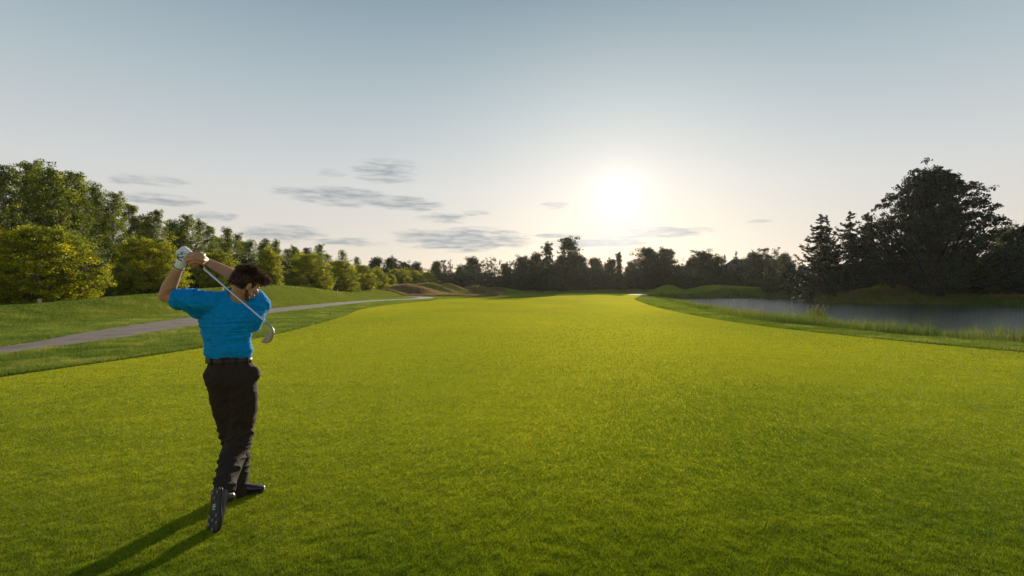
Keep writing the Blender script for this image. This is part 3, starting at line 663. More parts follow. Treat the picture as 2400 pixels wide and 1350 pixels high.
# ------------------------------------------------------------------ the golfer
M_SKIN = mat('skin', (.42, .21, .125), rough=.5, noise_scale=14, col2=(.50, .27, .165), spec=.35, bump=.15, bscale=90)
M_SHIRT = mat('blue_shirt', (.001, .24, .61), rough=.85, noise_scale=30, col2=(.003, .31, .72), spec=.12, sheen=.05, trans=.12, bump=.12, bscale=400)
M_TROU = mat('charcoal_trousers', (.022, .015, .012), rough=.85, noise_scale=160, col2=(.056, .038, .028), spec=.15, bump=.4, bscale=260)
M_BELT = mat('belt_leather', (.03, .018, .012), rough=.5, noise_scale=60, col2=(.05, .03, .02))
M_SHOE = mat('shoe_leather', (.022, .015, .012), rough=.32, noise_scale=30, col2=(.035, .02, .016), spec=.5)
M_SOLE = mat('shoe_sole', (.02, .019, .017), rough=.5)
M_SPIKE = mat('spike_plastic', (.28, .27, .24), rough=.45)
M_MARKW = mat('sole_mark', (.75, .8, .8), rough=.5)
M_GLOVE = mat('glove_leather', (.72, .71, .67), rough=.6, noise_scale=40, col2=(.8, .79, .76), bump=.2, bscale=120)
M_TEAL = mat('glove_trim', (.01, .16, .19), rough=.6)
M_BLACK = mat('grip_rubber', (.015, .015, .016), rough=.6)
M_STEEL = mat('club_steel', (.72, .74, .80), rough=.22, metal=1.0)
M_HEAD = mat('iron_head', (.30, .28, .27), rough=.5, metal=1.0, noise_scale=50, col2=(.36, .33, .31))
M_HAIR = mat('brown_hair', (.035, .018, .011), rough=.5, attr=True, var=[(0, (.028, .014, .009)), (1, (.34, .19, .11)), (.5, (.09, .046, .027))], spec=.5, trans=.2)

def unit(v): v = np.asarray(v, float); return v / np.linalg.norm(v)
def union(name, g, voxel, smooth=6, factor=.5):
    "fuse overlapping closed shapes into one continuous skin"
    me = g.mesh(name, None); o = bpy.data.objects.new('tmp', me); COL.objects.link(o)
    m = o.modifiers.new('r', 'REMESH'); m.mode = 'VOXEL'; m.voxel_size = voxel
    if smooth: m2 = o.modifiers.new('s', 'SMOOTH'); m2.factor = factor; m2.iterations = smooth
    dg = bpy.context.evaluated_depsgraph_get(); ev = o.evaluated_get(dg)
    out = bpy.data.meshes.new_from_object(ev, depsgraph=dg); bpy.data.objects.remove(o)
    out.name = name
    return out
def mesh_arrays(me):
    V = np.empty(len(me.vertices) * 3, np.float32); me.vertices.foreach_get('co', V); V = V.reshape(-1, 3).astype(float)
    Nn = np.empty(len(me.vertices) * 3, np.float32); me.vertices.foreach_get('normal', Nn)
    return V, Nn.reshape(-1, 3).astype(float)
def finish(name, me, mt, parent, base, disp=None):
    V, Nn = mesh_arrays(me)
    if disp is not None: V = V + Nn * disp(V, Nn)[:, None]
    me.vertices.foreach_set('co', (V - np.asarray(base)).astype(np.float32).ravel())
    me.polygons.foreach_set('use_smooth', np.ones(len(me.polygons), bool)); me.materials.clear(); me.materials.append(mt); me.update()
    return link(name, me, parent)

GB = at(545, 1160, 3.95); GB[2] = 0
person = empty('person', tuple(GB)); tag(person, 'man in blue shirt and dark trousers holding his golf swing follow-through, back to us', 'person')

# --- joints, as points in the world
sL, eL, wL = at(468, 708, 3.78), at(386, 694, 3.80), at(421, 624, 3.74)
sR, eR, wR = at(606, 716, 3.98), at(560, 651, 4.10), at(482, 611, 3.92)
gB, gM, cE = at(424, 583, 3.80), at(476, 628, 3.73), at(629, 760, 3.53)     # butt of the grip, end of the grip, end of the shaft
ga = unit(gM - gB)
hC = at(580, 660, 3.84)                     # skull centre
hF = unit((.50, .72, -.48)); hU = unit(np.array((.12, -.18, 1.0)) - hF * np.dot((.12, -.18, 1.0), hF)); hR_ = np.cross(hF, hU)   # forward, up, right of the head
HR = np.column_stack([hF, hR_, hU])
hp = lambda f, r, u: hC + hF * f + hR_ * r + hU * u

# --- body skin
b = Geo()
b.ball(hp(-.012, 0, .012), (.098, .074, .090), HR); b.ball(hp(.028, 0, -.045), (.062, .060, .075), HR)
b.ball(hp(.050, 0, -.088), (.040, .040, .030), HR); b.ball(hp(.070, 0, -.100), (.020, .022, .018), HR)       # jaw, chin
b.ball(hp(.066, 0, .018), (.024, .052, .018), HR)                                                             # brow
b.tube([hp(.082, 0, .010), hp(.100, 0, -.022), hp(.108, 0, -.040)], [.009, .012, .014], n=10)                 # nose
b.ball(hp(.096, 0, -.066), (.010, .024, .006), HR); b.ball(hp(.094, 0, -.077), (.010, .021, .007), HR)        # lips
for sd in (-1, 1):
    b.ball(hp(.064, sd * .042, -.030), (.026, .022, .020), HR); b.ball(hp(.072, sd * .030, -.002), (.014, .014, .011), HR)
    er = Geo()
    b.ball(hp(-.004, sd * .078, -.030), (.018, .008, .032), HR); b.ball(hp(-.012, sd * .084, -.024), (.012, .005, .024), HR)   # ears
    b.ball(hp(.022, sd * .052, -.072), (.040, .012, .020), HR)
nk = at(560, 712, 3.88)
b.tube([hp(-.020, 0, -.050), (hp(-.02, 0, -.08) + nk) / 2 + np.array((0, 0, .0)), nk, nk - np.array((0, 0, .06))], [.058, .060, .068, .08], n=18, sub=3)
tor = [at(541, 700, 3.88), at(537, 722, 3.87), at(536, 745, 3.86), at(535, 775, 3.85), at(535, 805, 3.85), at(538, 840, 3.85), at(540, 870, 3.85), at(541, 900, 3.86)]
b.tube(tor, [.08, .15, .176, .168, .146, .134, .14, .14], [.055, .085, .10, .105, .10, .09, .10, .09], ref=(1, 0, 0), n=28, sub=3, caps=True)
b.tube([at(500, 712, 3.82), sL, (sL + eL) / 2, eL], [.062, .058, .047, .042], n=16, sub=4)
b.tube([eL, eL * .65 + wL * .35, eL * .25 + wL * .75, wL, wL + unit(wL - eL) * .03], [.043, .049, .036, .030, .029], n=16, sub=4)
b.tube([at(570, 718, 3.92), sR, (sR + eR) / 2, eR], [.062, .058, .047, .041], n=16, sub=4)
b.tube([eR, eR * .65 + wR * .35, eR * .25 + wR * .75, wR, wR + unit(wR - eR) * .02], [.041, .044, .034, .027, .028], n=16, sub=4)
# legs inside the trousers
lead = [at(519, 885, 3.90), at(528, 950, 3.93), at(543, 1010, 3.96), at(556, 1080, 3.97), at(556, 1138, 3.95)]
trail = [at(564, 885, 3.82), at(571, 950, 3.86), at(566, 1008, 3.90), at(543, 1070, 3.80), at(531, 1115, 3.64)]
for ch in (lead, trail): b.tube(ch, [.080, .070, .050, .042, .034], n=14, sub=4)

# --- right hand: palm on the camera side of the grip, four fingers curled over it to the left, thumb below
kn = [at(473.5, 596, 3.70), at(475, 603, 3.69), at(474, 610, 3.685), at(470.5, 616.5, 3.69)]
b.tube([wR, at(474, 606, 3.83), at(470, 604, 3.75)], [.029, .036, .037], [.024, .026, .022], n=14, sub=3)
b.tube([at(468, 597, 3.75), at(470, 615, 3.735)], [.020, .020], n=12)
fm = [at(458, 592.5, 3.672), at(458.5, 599.5, 3.660), at(459, 606.5, 3.656), at(458.5, 614, 3.665)]
ft = [at(442, 595, 3.675), at(439, 602.5, 3.668), at(440.5, 610, 3.668), at(446, 617.5, 3.680)]
fe = [at(436, 602, 3.70), at(433, 609, 3.70), at(436, 616, 3.70), at(442, 622.5, 3.705)]
for k in range(4): b.tube([kn[k] + np.array((0, .03, 0)), kn[k], fm[k], ft[k], fe[k]], [.011, .0115, .0102, .0096, .0078], n=10, sub=4)
b.tube([at(468, 616, 3.76), at(462, 621, 3.72), at(452, 621, 3.70), at(446, 615, 3.705)], [.014, .012, .011, .009], n=10, sub=4)   # thumb
body = union('body', b, .0052, 4)
finish('body', body, M_SKIN, person, GB)
# eyes
for sd in (-1, 1):
    g = Geo(); g.ball(hp(.078, sd * .030, -.004), (.0125,) * 3); g.build('eye', mat('eye_white', (.6, .57, .52), rough=.2), person, True, GB)

# --- left hand in a white glove, closed round the end of the grip
g = Geo()
g.tube([wL - unit(wL - eL) * .012, wL + unit(wL - eL) * .025, at(431, 604, 3.76)], [.034, .038, .042], [.034, .036, .034], n=16, sub=3)
g.ball(at(431, 599, 3.77), (.050, .036, .052)); g.ball(at(427, 593, 3.79), (.040, .034, .034))
for k in range(4):
    o_ = ga * (k * .0215 - .010); c0 = at(424, 588, 3.745) + o_; 
    up_ = unit(np.cross(ga, (0, 1, 0))); bk_ = np.array((0, 1, 0.))
    cen = gB + ga * (.022 + k * .0215)
    pts = [cen + up_ * s_ * .026 * math.cos(t) - bk_ * .030 * math.sin(t) for s_, t in ((1, a_) for a_ in np.linspace(-.9, 3.3, 7))]
    g.tube(pts, [.0125, .0125, .012, .0115, .011, .0105, .0095], n=10, sub=2)
g.tube([at(436, 615, 3.745), at(444, 607, 3.725), at(448, 598, 3.722)], [.014, .013, .010], n=10, sub=3)
gl = union('glove', g, .0045, 3); glo = finish('glove', gl, M_GLOVE, person, GB)
# teal strokes and wrist strap of the glove, laid on its surface
def on_surface(p, me_off, o, base):
    ok, co, no, _ = o.closest_point_on_mesh(Vector(p - base)); return np.array(co) + base + np.array(no) * me_off
bpy.context.view_layer.update()
def decal(name, pts, r, m, parent, target, base, sub=6):
    P = np.array(pts); q = np.linspace(0, len(P) - 1, sub * (len(P) - 1) + 1); L_ = np.column_stack([np.interp(q, range(len(P)), P[:, k]) for k in range(3)])
    S = np.array([on_surface(p, .0030, target, base) for p in L_]); g = Geo(); g.tube(S, np.interp(np.linspace(0, 1, len(S)), [0, .5, 1], [r * .5, r, r * .5]), n=6); return g.build(name, m, parent, True, base)
for a_, b_, r in (((417, 589), (427, 584), .0028), ((417, 596), (431, 590), .0032), ((420, 605), (433, 598), .0052)):
    decal('stripe', [at(*a_, 3.72), at((a_[0] + b_[0]) / 2, (a_[1] + b_[1]) / 2 + .5, 3.71), at(*b_, 3.71)], r, M_TEAL, glo, glo, GB)
decal('strap', [at(413, 594, 3.73), at(415, 601, 3.72), at(420, 608, 3.71), at(426, 612, 3.71)], .0042, M_BLACK, glo, glo, GB)
cf = unit(wL - eL); g = Geo(); cc = wL - cf * .010; u_ = unit(np.cross(cf, (0, 1, 0))); v_ = np.cross(cf, u_)
ring = [cc + u_ * .0355 * math.cos(t) + v_ * .0355 * math.sin(t) for t in np.linspace(0, 2 * math.pi, 25)]; g.tube(ring, .0038, n=6, caps=False); g.build('cuff', M_BLACK, glo, True, GB)

# --- hair: a close cap and many short strands, longer and swept up at the front
g = Geo(); g.ball(hp(-.020, 0, .022), (.100, .079, .091), HR); g.ball(hp(.045, 0, .056), (.058, .062, .036), HR); g.ball(hp(-.050, 0, -.020), (.068, .073, .070), HR); g.ball(hp(.080, 0, .064), (.032, .048, .030), HR)
hb = union('hair', g, .006, 5)
HVv, HNn = mesh_arrays(hb); keep = None
def local(V): D = V - hC; return D @ hF, D @ hR_, D @ hU
def hair_disp(V, N_):
    f, r, u = local(V)
    n = np.array([mnoise.noise(Vector(p * 55)) for p in V]); n2 = np.array([mnoise.noise(Vector(p * 130)) for p in V])
    face = np.clip((f - .035) / .02, 0, 1) * np.clip((.030 - u) / .02, 0, 1)
    side = np.clip((-.020 - u) / .02, 0, 1) * np.clip((f + .022) / .015, 0, 1)
    nape = np.clip((-.062 - u) / .018, 0, 1)
    return .004 * n + .0025 * n2 - .034 * np.clip(face + side + nape, 0, 1)
hro = finish('hair', hb, M_HAIR, person, GB, hair_disp)
V, Nn = mesh_arrays(hro.data); V = V + GB; rg = np.random.default_rng(4)
ids = rg.integers(0, len(V), 15000); P = V[ids]; Q = Nn[ids]; f, r, u = local(P)
ok = ~(((f > .035) & (u < .026)) | ((u < -.026) & (f > -.020)) | (u < -.066)); P, Q, f, u = P[ok], Q[ok], f[ok], u[ok]
ln = np.where(u > .04, .019, .010) + np.clip(f / .1, 0, 1) * .016 * (u > .03); ln = ln * rg.uniform(.6, 1.3, len(P))
clump = np.array([mnoise.noise_vector(Vector(p * 38)) for p in P])
D = Q * .75 + hF * np.clip(.25 + f * 3, -.3, .6)[:, None] - hU * np.where(u < .03, .9, -.25)[:, None] + clump * .9 + rg.normal(0, .18, P.shape); D /= np.linalg.norm(D, axis=1)[:, None]
W = np.cross(D, rg.normal(size=P.shape)); W /= np.linalg.norm(W, axis=1)[:, None]; w_ = .0022
A = P - Q * .003 - W * w_; B = P - Q * .003 + W * w_; M1 = P + D * ln[:, None] * .6; T = P + D * ln[:, None] + (-hU * .25 + hF * .3) * ln[:, None] * .4
Vs = np.stack([A, B, M1 + W * w_ * .8, T, M1 - W * w_ * .8], 1).reshape(-1, 3) - GB; k5 = np.arange(len(P))[:, None] * 5
link('strands', mesh_np('strands', Vs, [k5 + np.array([[0, 1, 2, 4]]), k5 + np.array([[4, 2, 3]])], [M_HAIR], {'rnd': np.repeat(np.clip(rg.normal(.45, .25, len(P)) + clump[:, 0] * .5, 0, 1), 5)}), hro)
# stubble beard along the jaw
g = Geo()
for sd in (-1, 1): g.tube([hp(-.002, sd * .066, -.050), hp(.018, sd * .061, -.078), hp(.052, sd * .040, -.104), hp(.074, 0, -.114)], [.010, .014, .016, .014], n=10, sub=3)
bd = union('beard', g, .005, 3); bdo = finish('beard', bd, mat('stubble', (.10, .05, .03), rough=.8, noise_scale=180, col2=(.2, .11, .07), bump=.8, bscale=300), person, GB)

# --- shirt
g = Geo()
sh = [at(553, 693, 3.89), at(546, 704, 3.88), at(537, 722, 3.87), at(535, 745, 3.86), at(534.5, 775, 3.85), at(534.5, 805, 3.85), at(536.5, 824, 3.85), at(537, 834, 3.85)]
g.tube(sh, [.085, .135, .196, .208, .177, .158, .163, .157], [.065, .085, .112, .122, .116, .106, .108, .100], ref=(1, 0, 0), n=36, sub=4, caps=True)
hemL = sL * .36 + eL * .64
g.tube([at(530, 712, 3.86), at(497, 709, 3.81), sL, at(440, 702, 3.785), at(416.5, 701, 3.79)], [.080, .082, .080, .077, .073], n=24, sub=5)
g.tube([at(560, 716, 3.90), at(590, 720, 3.95), at(609, 718, 3.98), at(602, 702, 4.03), at(592, 690, 4.06)], [.085, .082, .077, .074, .068], n=24, sub=5)
g.ball(at(595, 722, 3.95), (.085, .09, .085)); g.ball(at(470, 722, 3.82), (.085, .085, .075)); g.ball(at(592, 745, 3.92), (.075, .08, .11))
sm = union('shirt', g, .005, 9)
# open the sleeve ends and the neck
def cut_mesh(me, tests):
    V, _ = mesh_arrays(me); kill = np.zeros(len(V), bool)
    for t in tests: kill |= t(V)
    import bmesh
    bm_ = bmesh.new(); bm_.from_mesh(me); bm_.verts.ensure_lookup_table(); bmesh.ops.delete(bm_, geom=[bm_.verts[i] for i in np.where(kill)[0]], context='VERTS')
    bm_.to_mesh(me); bm_.free(); me.update()
dS = unit(at(412, 700, 3.79) - at(445, 703, 3.785)); hemp = at(415.5, 701, 3.79)
neckc = at(559, 699, 3.89); neckn = unit((.42, -.05, 1))
cut_mesh(sm, [lambda V: (V - hemp) @ dS > .006, lambda V: ((V - neckc) @ neckn > .004) & (np.linalg.norm((V - neckc) - np.outer((V - neckc) @ neckn, neckn), axis=1) < .084)])
def shirt_disp(V, N_):
    out = np.empty(len(V)); x, y, z = V.T
    n1 = np.array([mnoise.noise(Vector((p[0] * 3.5, p[1] * 3, p[2] * 9))) for p in V]); n2 = np.array([mnoise.noise(Vector((p[0] * 7 + 9, p[1] * 6, p[2] * 26 + p[0] * 9))) for p in V])
    px = CX + x / y * F; py = HY - (z - EYE) / y * F
    rid = lambda P, sc_, sd: np.array([1 - abs(mnoise.noise(Vector((p[0] * sc_[0] + sd, p[1] * sc_[1], p[2] * sc_[2]))) * 2) for p in P])
    R1 = rid(V, (2.6, 3, 24), 0.0); R2 = rid(V, (5, 5, 50), 4.0)
    mid = np.exp(-((py - 775) / 50) ** 2)
    rip = (R1 ** 4 * .009 + R2 ** 4 * .004) * mid
    hemf = np.exp(-((py - 822) / 12) ** 2) * (.009 * n2 + .005)
    q = np.column_stack([V[:, 0] * .9 + V[:, 2] * .7, V[:, 1], V[:, 2] * .8 - V[:, 0] * .6])
    R3 = rid(q, (34, 6, 5), 7.0); R4 = rid(q, (60, 8, 9), 2.0)
    slv = np.clip((500 - px) / 40, 0, 1) * (R3 ** 4 * .014 + R4 ** 4 * .007)
    q2 = np.column_stack([V[:, 0] * .7 + V[:, 2] * .8, V[:, 1], V[:, 0] * -.7 + V[:, 2] * .8])
    R5 = rid(q2, (8, 5, 34), 1.0)
    rsh = np.exp(-(((px - 605) / 32) ** 2 + ((py - 735) / 45) ** 2)) * R5 ** 4 * .014
    return rip + hemf + slv + rsh + n2 * .004 + n1 * .005
sho = finish('shirt', sm, M_SHIRT, person, GB, shirt_disp)
so_ = sho.modifiers.new('thickness', 'SOLIDIFY'); so_.thickness = .003; so_.offset = -1
g = Geo(); ua = unit(np.cross(neckn, (0, 1, 0))); va = np.cross(neckn, ua)
g.tube([neckc + neckn * .000 + ua * .079 * math.cos(t) + va * .074 * math.sin(t)  for t in np.linspace(0, 2 * math.pi, 29)], .0085, n=8, caps=False); g.build('collar', M_SHIRT, sho, True, GB)

# --- trousers, belt
g = Geo()
g.tube([at(538, 840, 3.85), at(538.5, 853, 3.85), at(540, 872, 3.85), at(541, 893, 3.86), at(542, 915, 3.87)], [.150, .160, .190, .186, .155], [.098, .110, .132, .130, .105], ref=(1, 0, 0), n=32, sub=4)
g.tube([at(516, 885, 3.90), at(529, 950, 3.93), at(544, 1010, 3.96), at(556, 1075, 3.97), at(556, 1122, 3.955), at(554, 1148, 3.93)], [.100, .096, .086, .080, .076, .076], n=24, sub=6)
g.tube([at(565, 885, 3.83), at(571, 940, 3.86), at(566, 1005, 3.89), at(548, 1062, 3.82), at(535, 1108, 3.68), at(524, 1146, 3.55)], [.104, .098, .086, .082, .074, .062], n=24, sub=6)
g.ball(at(598, 876, 3.85), (.035, .05, .055)); g.tube([at(541, 900, 3.87), at(549, 960, 3.90), at(553, 1010, 3.92)], [.10, .085, .06], n=16, sub=3)
tm = union('trousers', g, .0065, 5)
def trou_disp(V, N_):
    x, y, z = V.T; px = CX + x / y * F; py = HY - (z - EYE) / y * F
    n1 = np.array([mnoise.noise(Vector(p * np.array((5, 5, 4)))) for p in V]); n2 = np.array([mnoise.noise(Vector(p * np.array((11, 11, 17)))) for p in V])
    q = np.column_stack([V[:, 0] * .8 + V[:, 2] * .6, V[:, 1], V[:, 2] * .8 - V[:, 0] * .6])
    rid = np.array([1 - abs(mnoise.noise(Vector((p[0] * 6, p[1] * 5, p[2] * 20))) * 2) for p in q]); rid2 = np.array([1 - abs(mnoise.noise(Vector((p[0] * 22, p[1] * 6, p[2] * 7 + 3))) * 2) for p in q])
    low = np.clip((py - 960) / 60, 0, 1)
    return rid ** 3 * (.005 + .010 * low) + rid2 ** 3 * .006 * low * np.clip((px - 525) / 20, 0, 1) + n1 * .005 + n2 * .003
tro = finish('trousers', tm, M_TROU, person, GB, trou_disp)
g = Geo(); bc = at(538, 843.5, 3.85)
th = np.linspace(0, 2 * math.pi, 49)
for dz in (-.0165, .0165): pass
R0, R1 = (.156, .103), (.162, .108)
Vb = np.array([[bc[0] + R[0] * math.cos(t), bc[1] + R[1] * math.sin(t), bc[2] + dz] for (R, dz) in ((R0, -.019), (R1, -.019), (R1, .019), (R0, .019)) for t in th[:-1]])
nb = 48; g.add(Vb, [(a * nb + i, a * nb + (i + 1) % nb, ((a + 1) % 4) * nb + (i + 1) % nb, ((a + 1) % 4) * nb + i) for a in range(4) for i in range(nb)])
blt = g.build('belt', M_BELT, person, True, GB)
for t in (-2.75, -2.1, -1.5, -.95, -.35):
    g = Geo(); c = np.array([bc[0] + (R1[0] + .004) * math.cos(t), bc[1] + (R1[1] + .004) * math.sin(t), bc[2]]); rot = np.array(Matrix.Rotation(math.atan2(math.sin(t) / R1[1], math.cos(t) / R1[0]), 3, 'Z'))
    g.box(c, (.006, .013, .052), rot); g.build('belt_loop', M_TROU, tro, False, GB)

# --- shoes. local frame: length axis a (heel to toe), up axis c (sole to laces), side axis s
def shoe(heel, toe, upv, scl=1.0, spikes=True, label=None):
    a_ = unit(toe - heel); c_ = unit(np.asarray(upv, float) - a_ * np.dot(upv, a_)); s_ = np.cross(a_, c_); Lh = np.linalg.norm(toe - heel)
    P = lambda l, s, u: heel + a_ * l * Lh + s_ * s * scl + c_ * u
    g = Geo()
    g.tube([P(.10, 0, .045), P(.30, 0, .047), P(.55, 0, .036), P(.78, 0, .029), P(.93, 0, .024)], [.036, .036, .042, .042, .030], [.040, .042, .032, .024, .018], ref=s_, n=20, sub=4)
    g.tube([P(.14, 0, .05), P(.19, 0, .085), P(.20, 0, .105)], [.036, .036, .038], n=16, sub=3)
    me = union('upper', g, .0055, 3); up = finish('shoe', me, M_SHOE, person, GB)
    out = [(.0, 0), (.02, .026), (.12, .036), (.35, .033), (.50, .038), (.70, .048), (.86, .043), (.96, .026), (1.0, 0), (.96, -.026), (.86, -.040), (.70, -.043), (.50, -.033), (.35, -.031), (.12, -.036), (.02, -.026)]
    ol = smooth_poly(np.array(out), 3); g = Geo()
    g.prism([(l * Lh, s * scl) for l, s in ol], a_, s_, heel - c_ * .002, c_ * .014); sol = g.build('sole', M_SOLE, up, False, GB)
    g = Geo(); g.tube([P(l, s * 1.03, .014) for l, s in np.vstack([ol, ol[:1]])], .0035, n=6, caps=False); g.build('welt', M_BELT, up, True, GB)
    for k in range(5):
        g = Geo(); g.tube([P(.42 + k * .06, -.022, .070 - k * .006), P(.42 + k * .06, 0, .079 - k * .007), P(.42 + k * .06, .022, .070 - k * .006)], .003, n=6, sub=3); g.build('lace', M_BLACK, up, True, GB)
    if spikes:
        for l, s in ((.10, -.018), (.10, .018), (.22, 0), (.60, -.024), (.60, .028), (.75, -.026), (.75, .031), (.88, 0.004), (.68, .002)):
            g = Geo(); o = P(l, s, -.004)
            for q in range(6):
                d = a_ * math.cos(q * math.pi / 3) + s_ * math.sin(q * math.pi / 3); g.tube([o, o + d * .0095 - c_ * .005], [.0028, .0018], n=6)
            g.tube([o + c_ * .003, o - c_ * .004], [.0055, .004], n=8); g.build('spike', M_SPIKE, sol, False, GB)
        g = Geo(); fr = P(.41, 0, -.0035)
        for dl, ds, wl, ws in ((-.016, 0, .004, .022), (.016, 0, .004, .022), (0, -.010, .032, .004), (0, .010, .012, .004), (0, .002, .004, .012), (-.008, .003, .004, .012)):
            g.box(fr + a_ * dl + s_ * ds, (wl, ws, .002), np.column_stack([a_, s_, c_]))
        g.build('sole_mark', M_MARKW, sol, False, GB)
    return up
hl = at(546, 1160, 3.92); hl[2] = .012; tl = at(621, 1150, 4.02); tl[2] = .012
shoe(hl, tl, (0, 0, 1), spikes=False)
shoe(at(507, 1143, 3.475), at(497, 1256, 3.335), (.36, .90, -.05), scl=1.25)

# --- golf club: a thing of its own, held behind the neck
club = empty('golf_club', tuple(gB)); tag(club, 'steel iron golf club held behind the golfer\'s neck, head hanging at his right shoulder', 'golf club')
g = Geo(); g.tube([gB - ga * .012, gB, gM], [.0150, .0140, .0105], n=12, sub=4); g.build('grip', M_BLACK, club, True, gB)
g = Geo(); g.tube([gM - ga * .01, gM + (cE - gM) * .5 , cE], [.0072, .0062, .0050], n=10, sub=3); g.build('shaft', M_STEEL, club, True, gB)
g = Geo(); sd_ = unit(cE - gM); hz = at(638, 770, 3.52); g.tube([cE - sd_ * .02, cE + sd_ * .01, hz, at(639.5, 777, 3.52)], [.0075, .0080, .0085, .008], n=12, sub=3)
outl = [(635.5, 772), (641.5, 772), (642, 780), (639.5, 789), (636, 798), (630, 803), (622, 804.5), (615, 803), (614.5, 799), (619, 793), (624, 786), (630, 778)]
P3 = [at(px, py, 3.52) for px, py in outl]; g.prism([(p[0], p[2]) for p in P3], (1, 0, 0), (0, 0, 1), (0, 3.512, 0), (0.002, .017, 0))
g.tube([P3[-1] , P3[-2], P3[-3], P3[-4]], .003, n=6); 
chd = union('club_head', g, .0028, 3); finish('club_head', chd, M_HEAD, club, gB)

# ------------------------------------------------------------------ stakes, houses, the strip of pale drive at the left
M_WOOD = mat('stake_wood', (.42, .30, .19), rough=.85, noise_scale=20, col2=(.55, .42, .3))
for (px, y0, y1, Y, w, lab) in ((93, 701, 716, 27.5, .12, 'short square wooden stake at the far left under the first maple'), (521, 674, 692, 40, .09, 'thin wooden stake between the golf shaft and the blue shirt'), (791, 679, 686, 62, .07, 'tiny pale stake on the crest of the bank, far right of the golfer')):
    c = at(px, y1, Y); top = at(px, y0, Y)[2]; z = gz(c[0], Y) - .1; st = empty('wooden_stake', (c[0], Y, z)); tag(st, lab, 'stake', 'wooden stakes along the bank')
    g = Geo(); hgt = top - z; g.box((0, 0, hgt / 2), (w, w, hgt)); g.build('post', M_WOOD, st)
    g = Geo(); g.prism([(-w / 2 - .004, 0), (w / 2 + .004, 0), (w * .3, .03), (-w * .3, .03)], (1, 0, 0), (0, 0, 1), (0, -w / 2 - .004, hgt), (0, w + .008, 0)); g.build('cap', M_WOOD, st)

M_ROOF = mat('roof_shingle', (.05, .048, .05), rough=1, spec=0, noise_scale=4, col2=(.10, .095, .095), bump=.4, bscale=12)
M_BRICK = mat('brick', (.20, .08, .055), rough=.9, noise_scale=5, col2=(.28, .13, .09))
M_SIDING = mat('siding', (.09, .08, .07), rough=.85, noise_scale=2, col2=(.12, .11, .10))
M_TRIM = mat('white_trim', (.7, .7, .68), rough=.6)
M_GLASS = mat('window_glass', (.03, .04, .05), rough=.08, spec=.6)
def house(px, Y, w, d, wall_h, roof_h, m, label, flat=False, rz=0.0):
    x = gx(px, Y); z = gz(x, Y); h = empty('house', (x, Y, z), rz); tag(h, label, 'house')
    g = Geo(); g.box((0, 0, wall_h / 2), (w, d, wall_h)); 
    g.build('wall', m, h)
    g = Geo(); o = .4
    if flat: g.box((0, 0, wall_h + .15), (w + .5, d + .5, .3)); rf = g.build('roof', M_ROOF, h)
    else:
        A = [(-w / 2 - o, -d / 2 - o, wall_h + .003), (w / 2 + o, -d / 2 - o, wall_h + .003), (w / 2 + o, d / 2 + o, wall_h + .003), (-w / 2 - o, d / 2 + o, wall_h + .003), (-w / 2 + w * .18, 0, wall_h + roof_h), (w / 2 - w * .18, 0, wall_h + roof_h)]
        g.add(A, [(0, 1, 5, 4), (2, 3, 4, 5), (0, 3, 2, 1)]); g.add(A, [(1, 2, 5), (3, 0, 4)]); rf = g.build('roof', M_ROOF, h)
    g = Geo(); g.box((w * .22, d * .1, wall_h + roof_h * .8), (.9, .9, roof_h * .9 + .8)); g.build('chimney', M_BRICK, rf)
    def win(cx, cz, ww, hh):
        g = Geo(); 
        for dx, dz, a, c in ((0, hh / 2, ww + .16, .1), (0, -hh / 2, ww + .16, .1), (-ww / 2, 0, .1, hh - .1), (ww / 2, 0, .1, hh - .1), (0, 0, .06, hh - .1)): g.box((cx + dx, -d / 2 - .03, cz + dz), (a, .1, c))
        f = g.build('window', M_TRIM, h); g = Geo(); g.box((cx, -d / 2 - .004, cz), (ww - .08, .02, hh - .08)); g.build('pane', M_GLASS, f)
    for k in range(3): win(-w * .33 + k * w * .33, 1.6, 1.5, 1.3)
    if wall_h > 4: [win(-w * .33 + k * w * .33, wall_h - 1.3, 1.4, 1.2) for k in range(3)]
    g = Geo(); g.box((w * .165, -d / 2 - .03, 1.05), (1.0, .08, 2.1)); dr = g.build('door', M_BELT, h); g = Geo(); g.ball((w * .165 + .38, -d / 2 - .09, 1.05), (.04,) * 3); g.build('handle', M_STEEL, dr)
house(1622, 166, 8.5, 9, 7.6, 1, M_SIDING, 'flat-topped pale house glimpsed behind the round tree right of the sun', True)
house(1768, 160, 21, 11, 5.6, 4.6, M_SIDING, 'house with long dark pitched roof behind the vase-shaped tree')
house(1958, 118, 20, 12, 3.6, 2.6, mat('dark_siding', (.03, .026, .022), rough=1, spec=0, noise_scale=3, col2=(.045, .04, .035)), 'low wide dark-roofed house behind the drooping spruces')
house(2432, 84, 14, 10, 3.9, 4.0, M_BRICK, 'brick house with grey roof at the right edge, beside the huge tree', rz=.12)

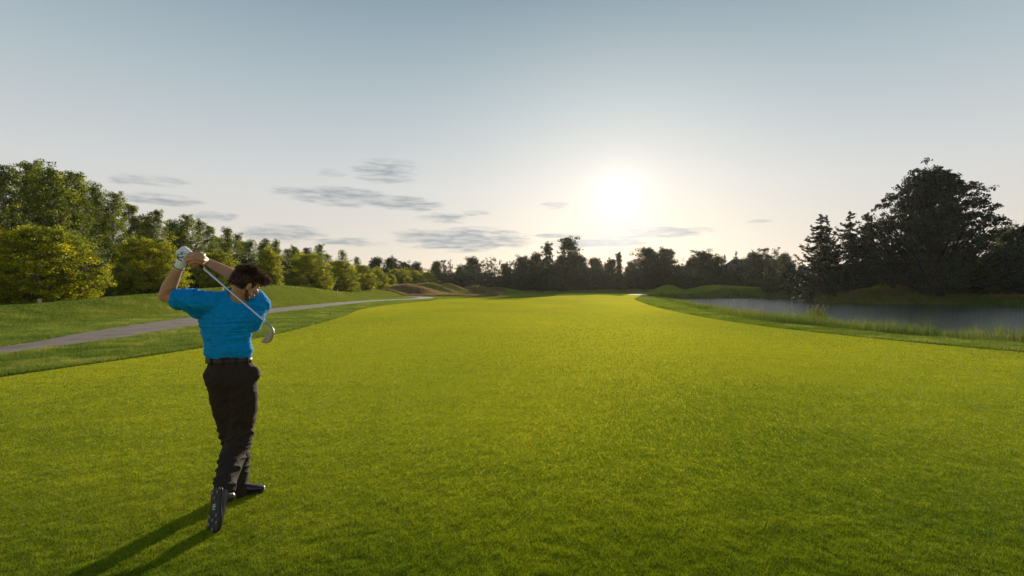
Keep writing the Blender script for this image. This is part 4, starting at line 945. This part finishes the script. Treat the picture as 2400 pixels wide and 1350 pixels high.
# ------------------------------------------------------------------ the clump of tall reeds standing in the near edge of the pond
c = at(1910, 742, 33.0); zc = gz(c[0], 33.0); rc = empty('reed_clump', (c[0], 33.0, zc)); tag(rc, 'tall reed clump with tan seed heads standing at the near edge of the pond', 'reeds')
rg = np.random.default_rng(12); n = 420; xx = rg.normal(0, .42, n); yy = rg.normal(0, .35, n); hh = rg.uniform(.75, 1.5, n) * np.exp(-(xx / 1.1) ** 2); ln = np.column_stack([xx * .22 + rg.normal(0, .06, n), rg.normal(0, .08, n)])
V = []; w_ = .014
for X0, Y0, h_, l_ in zip(xx, yy, hh, ln):
    a_ = rg.random() * 6.28; u_ = np.array((math.cos(a_), math.sin(a_), 0)) * w_
    b0 = np.array((X0, Y0, -.1)); m0 = np.array((X0 + l_[0] * .35, Y0 + l_[1] * .35, h_ * .6)); t0 = np.array((X0 + l_[0], Y0 + l_[1], h_)); V += [b0 - u_, b0 + u_, m0 - u_ * .8, m0 + u_ * .8, t0]
k5 = np.arange(n)[:, None] * 5; link('reed_blades', mesh_np('reed_blades', V, [k5 + np.array([[0, 1, 3, 2]]), k5 + np.array([[2, 3, 4]])], [M_REED], {'rnd': np.repeat(rg.random(n) * .7, 5)}), rc)
M_SEED = mat('seed_head', (.40, .27, .13), rough=.9, noise_scale=30, col2=(.5, .36, .2))
for k in range(26):
    i_ = int(rg.integers(0, n)); h_ = rg.uniform(1.15, 1.5); X0 = rg.normal(0, .3); Y0 = rg.normal(0, .25); g = Geo()
    g.tube([(X0, Y0, h_ - .16), (X0 + .02, Y0, h_ - .05), (X0 + .05, Y0, h_ + .06)], [.012, .028, .006], n=6, sub=2); g.tube([(X0 * .7, Y0 * .7, -.1), (X0, Y0, h_ - .12)], [.006, .005], n=4, caps=False); g.build('seed_head', M_SEED, rc, True)

# ------------------------------------------------------------------ the thin evening air
hz = Geo(); hz.box((0, 325, 13.0), (1240, 1240, 32)); hm = bpy.data.materials.new('evening_haze'); hm.use_nodes = True; nt = hm.node_tree; nt.nodes.clear()
o_ = nt.nodes.new('ShaderNodeOutputMaterial'); v_ = nt.nodes.new('ShaderNodeVolumePrincipled'); nt.links.new(v_.outputs[0], o_.inputs['Volume'])
v_.inputs['Color'].default_value = (.95, .93, .9, 1); v_.inputs['Density'].default_value = HAZE; v_.inputs['Anisotropy'].default_value = .5
hzo = hz.build('haze', hm); tag(hzo, kind='stuff')
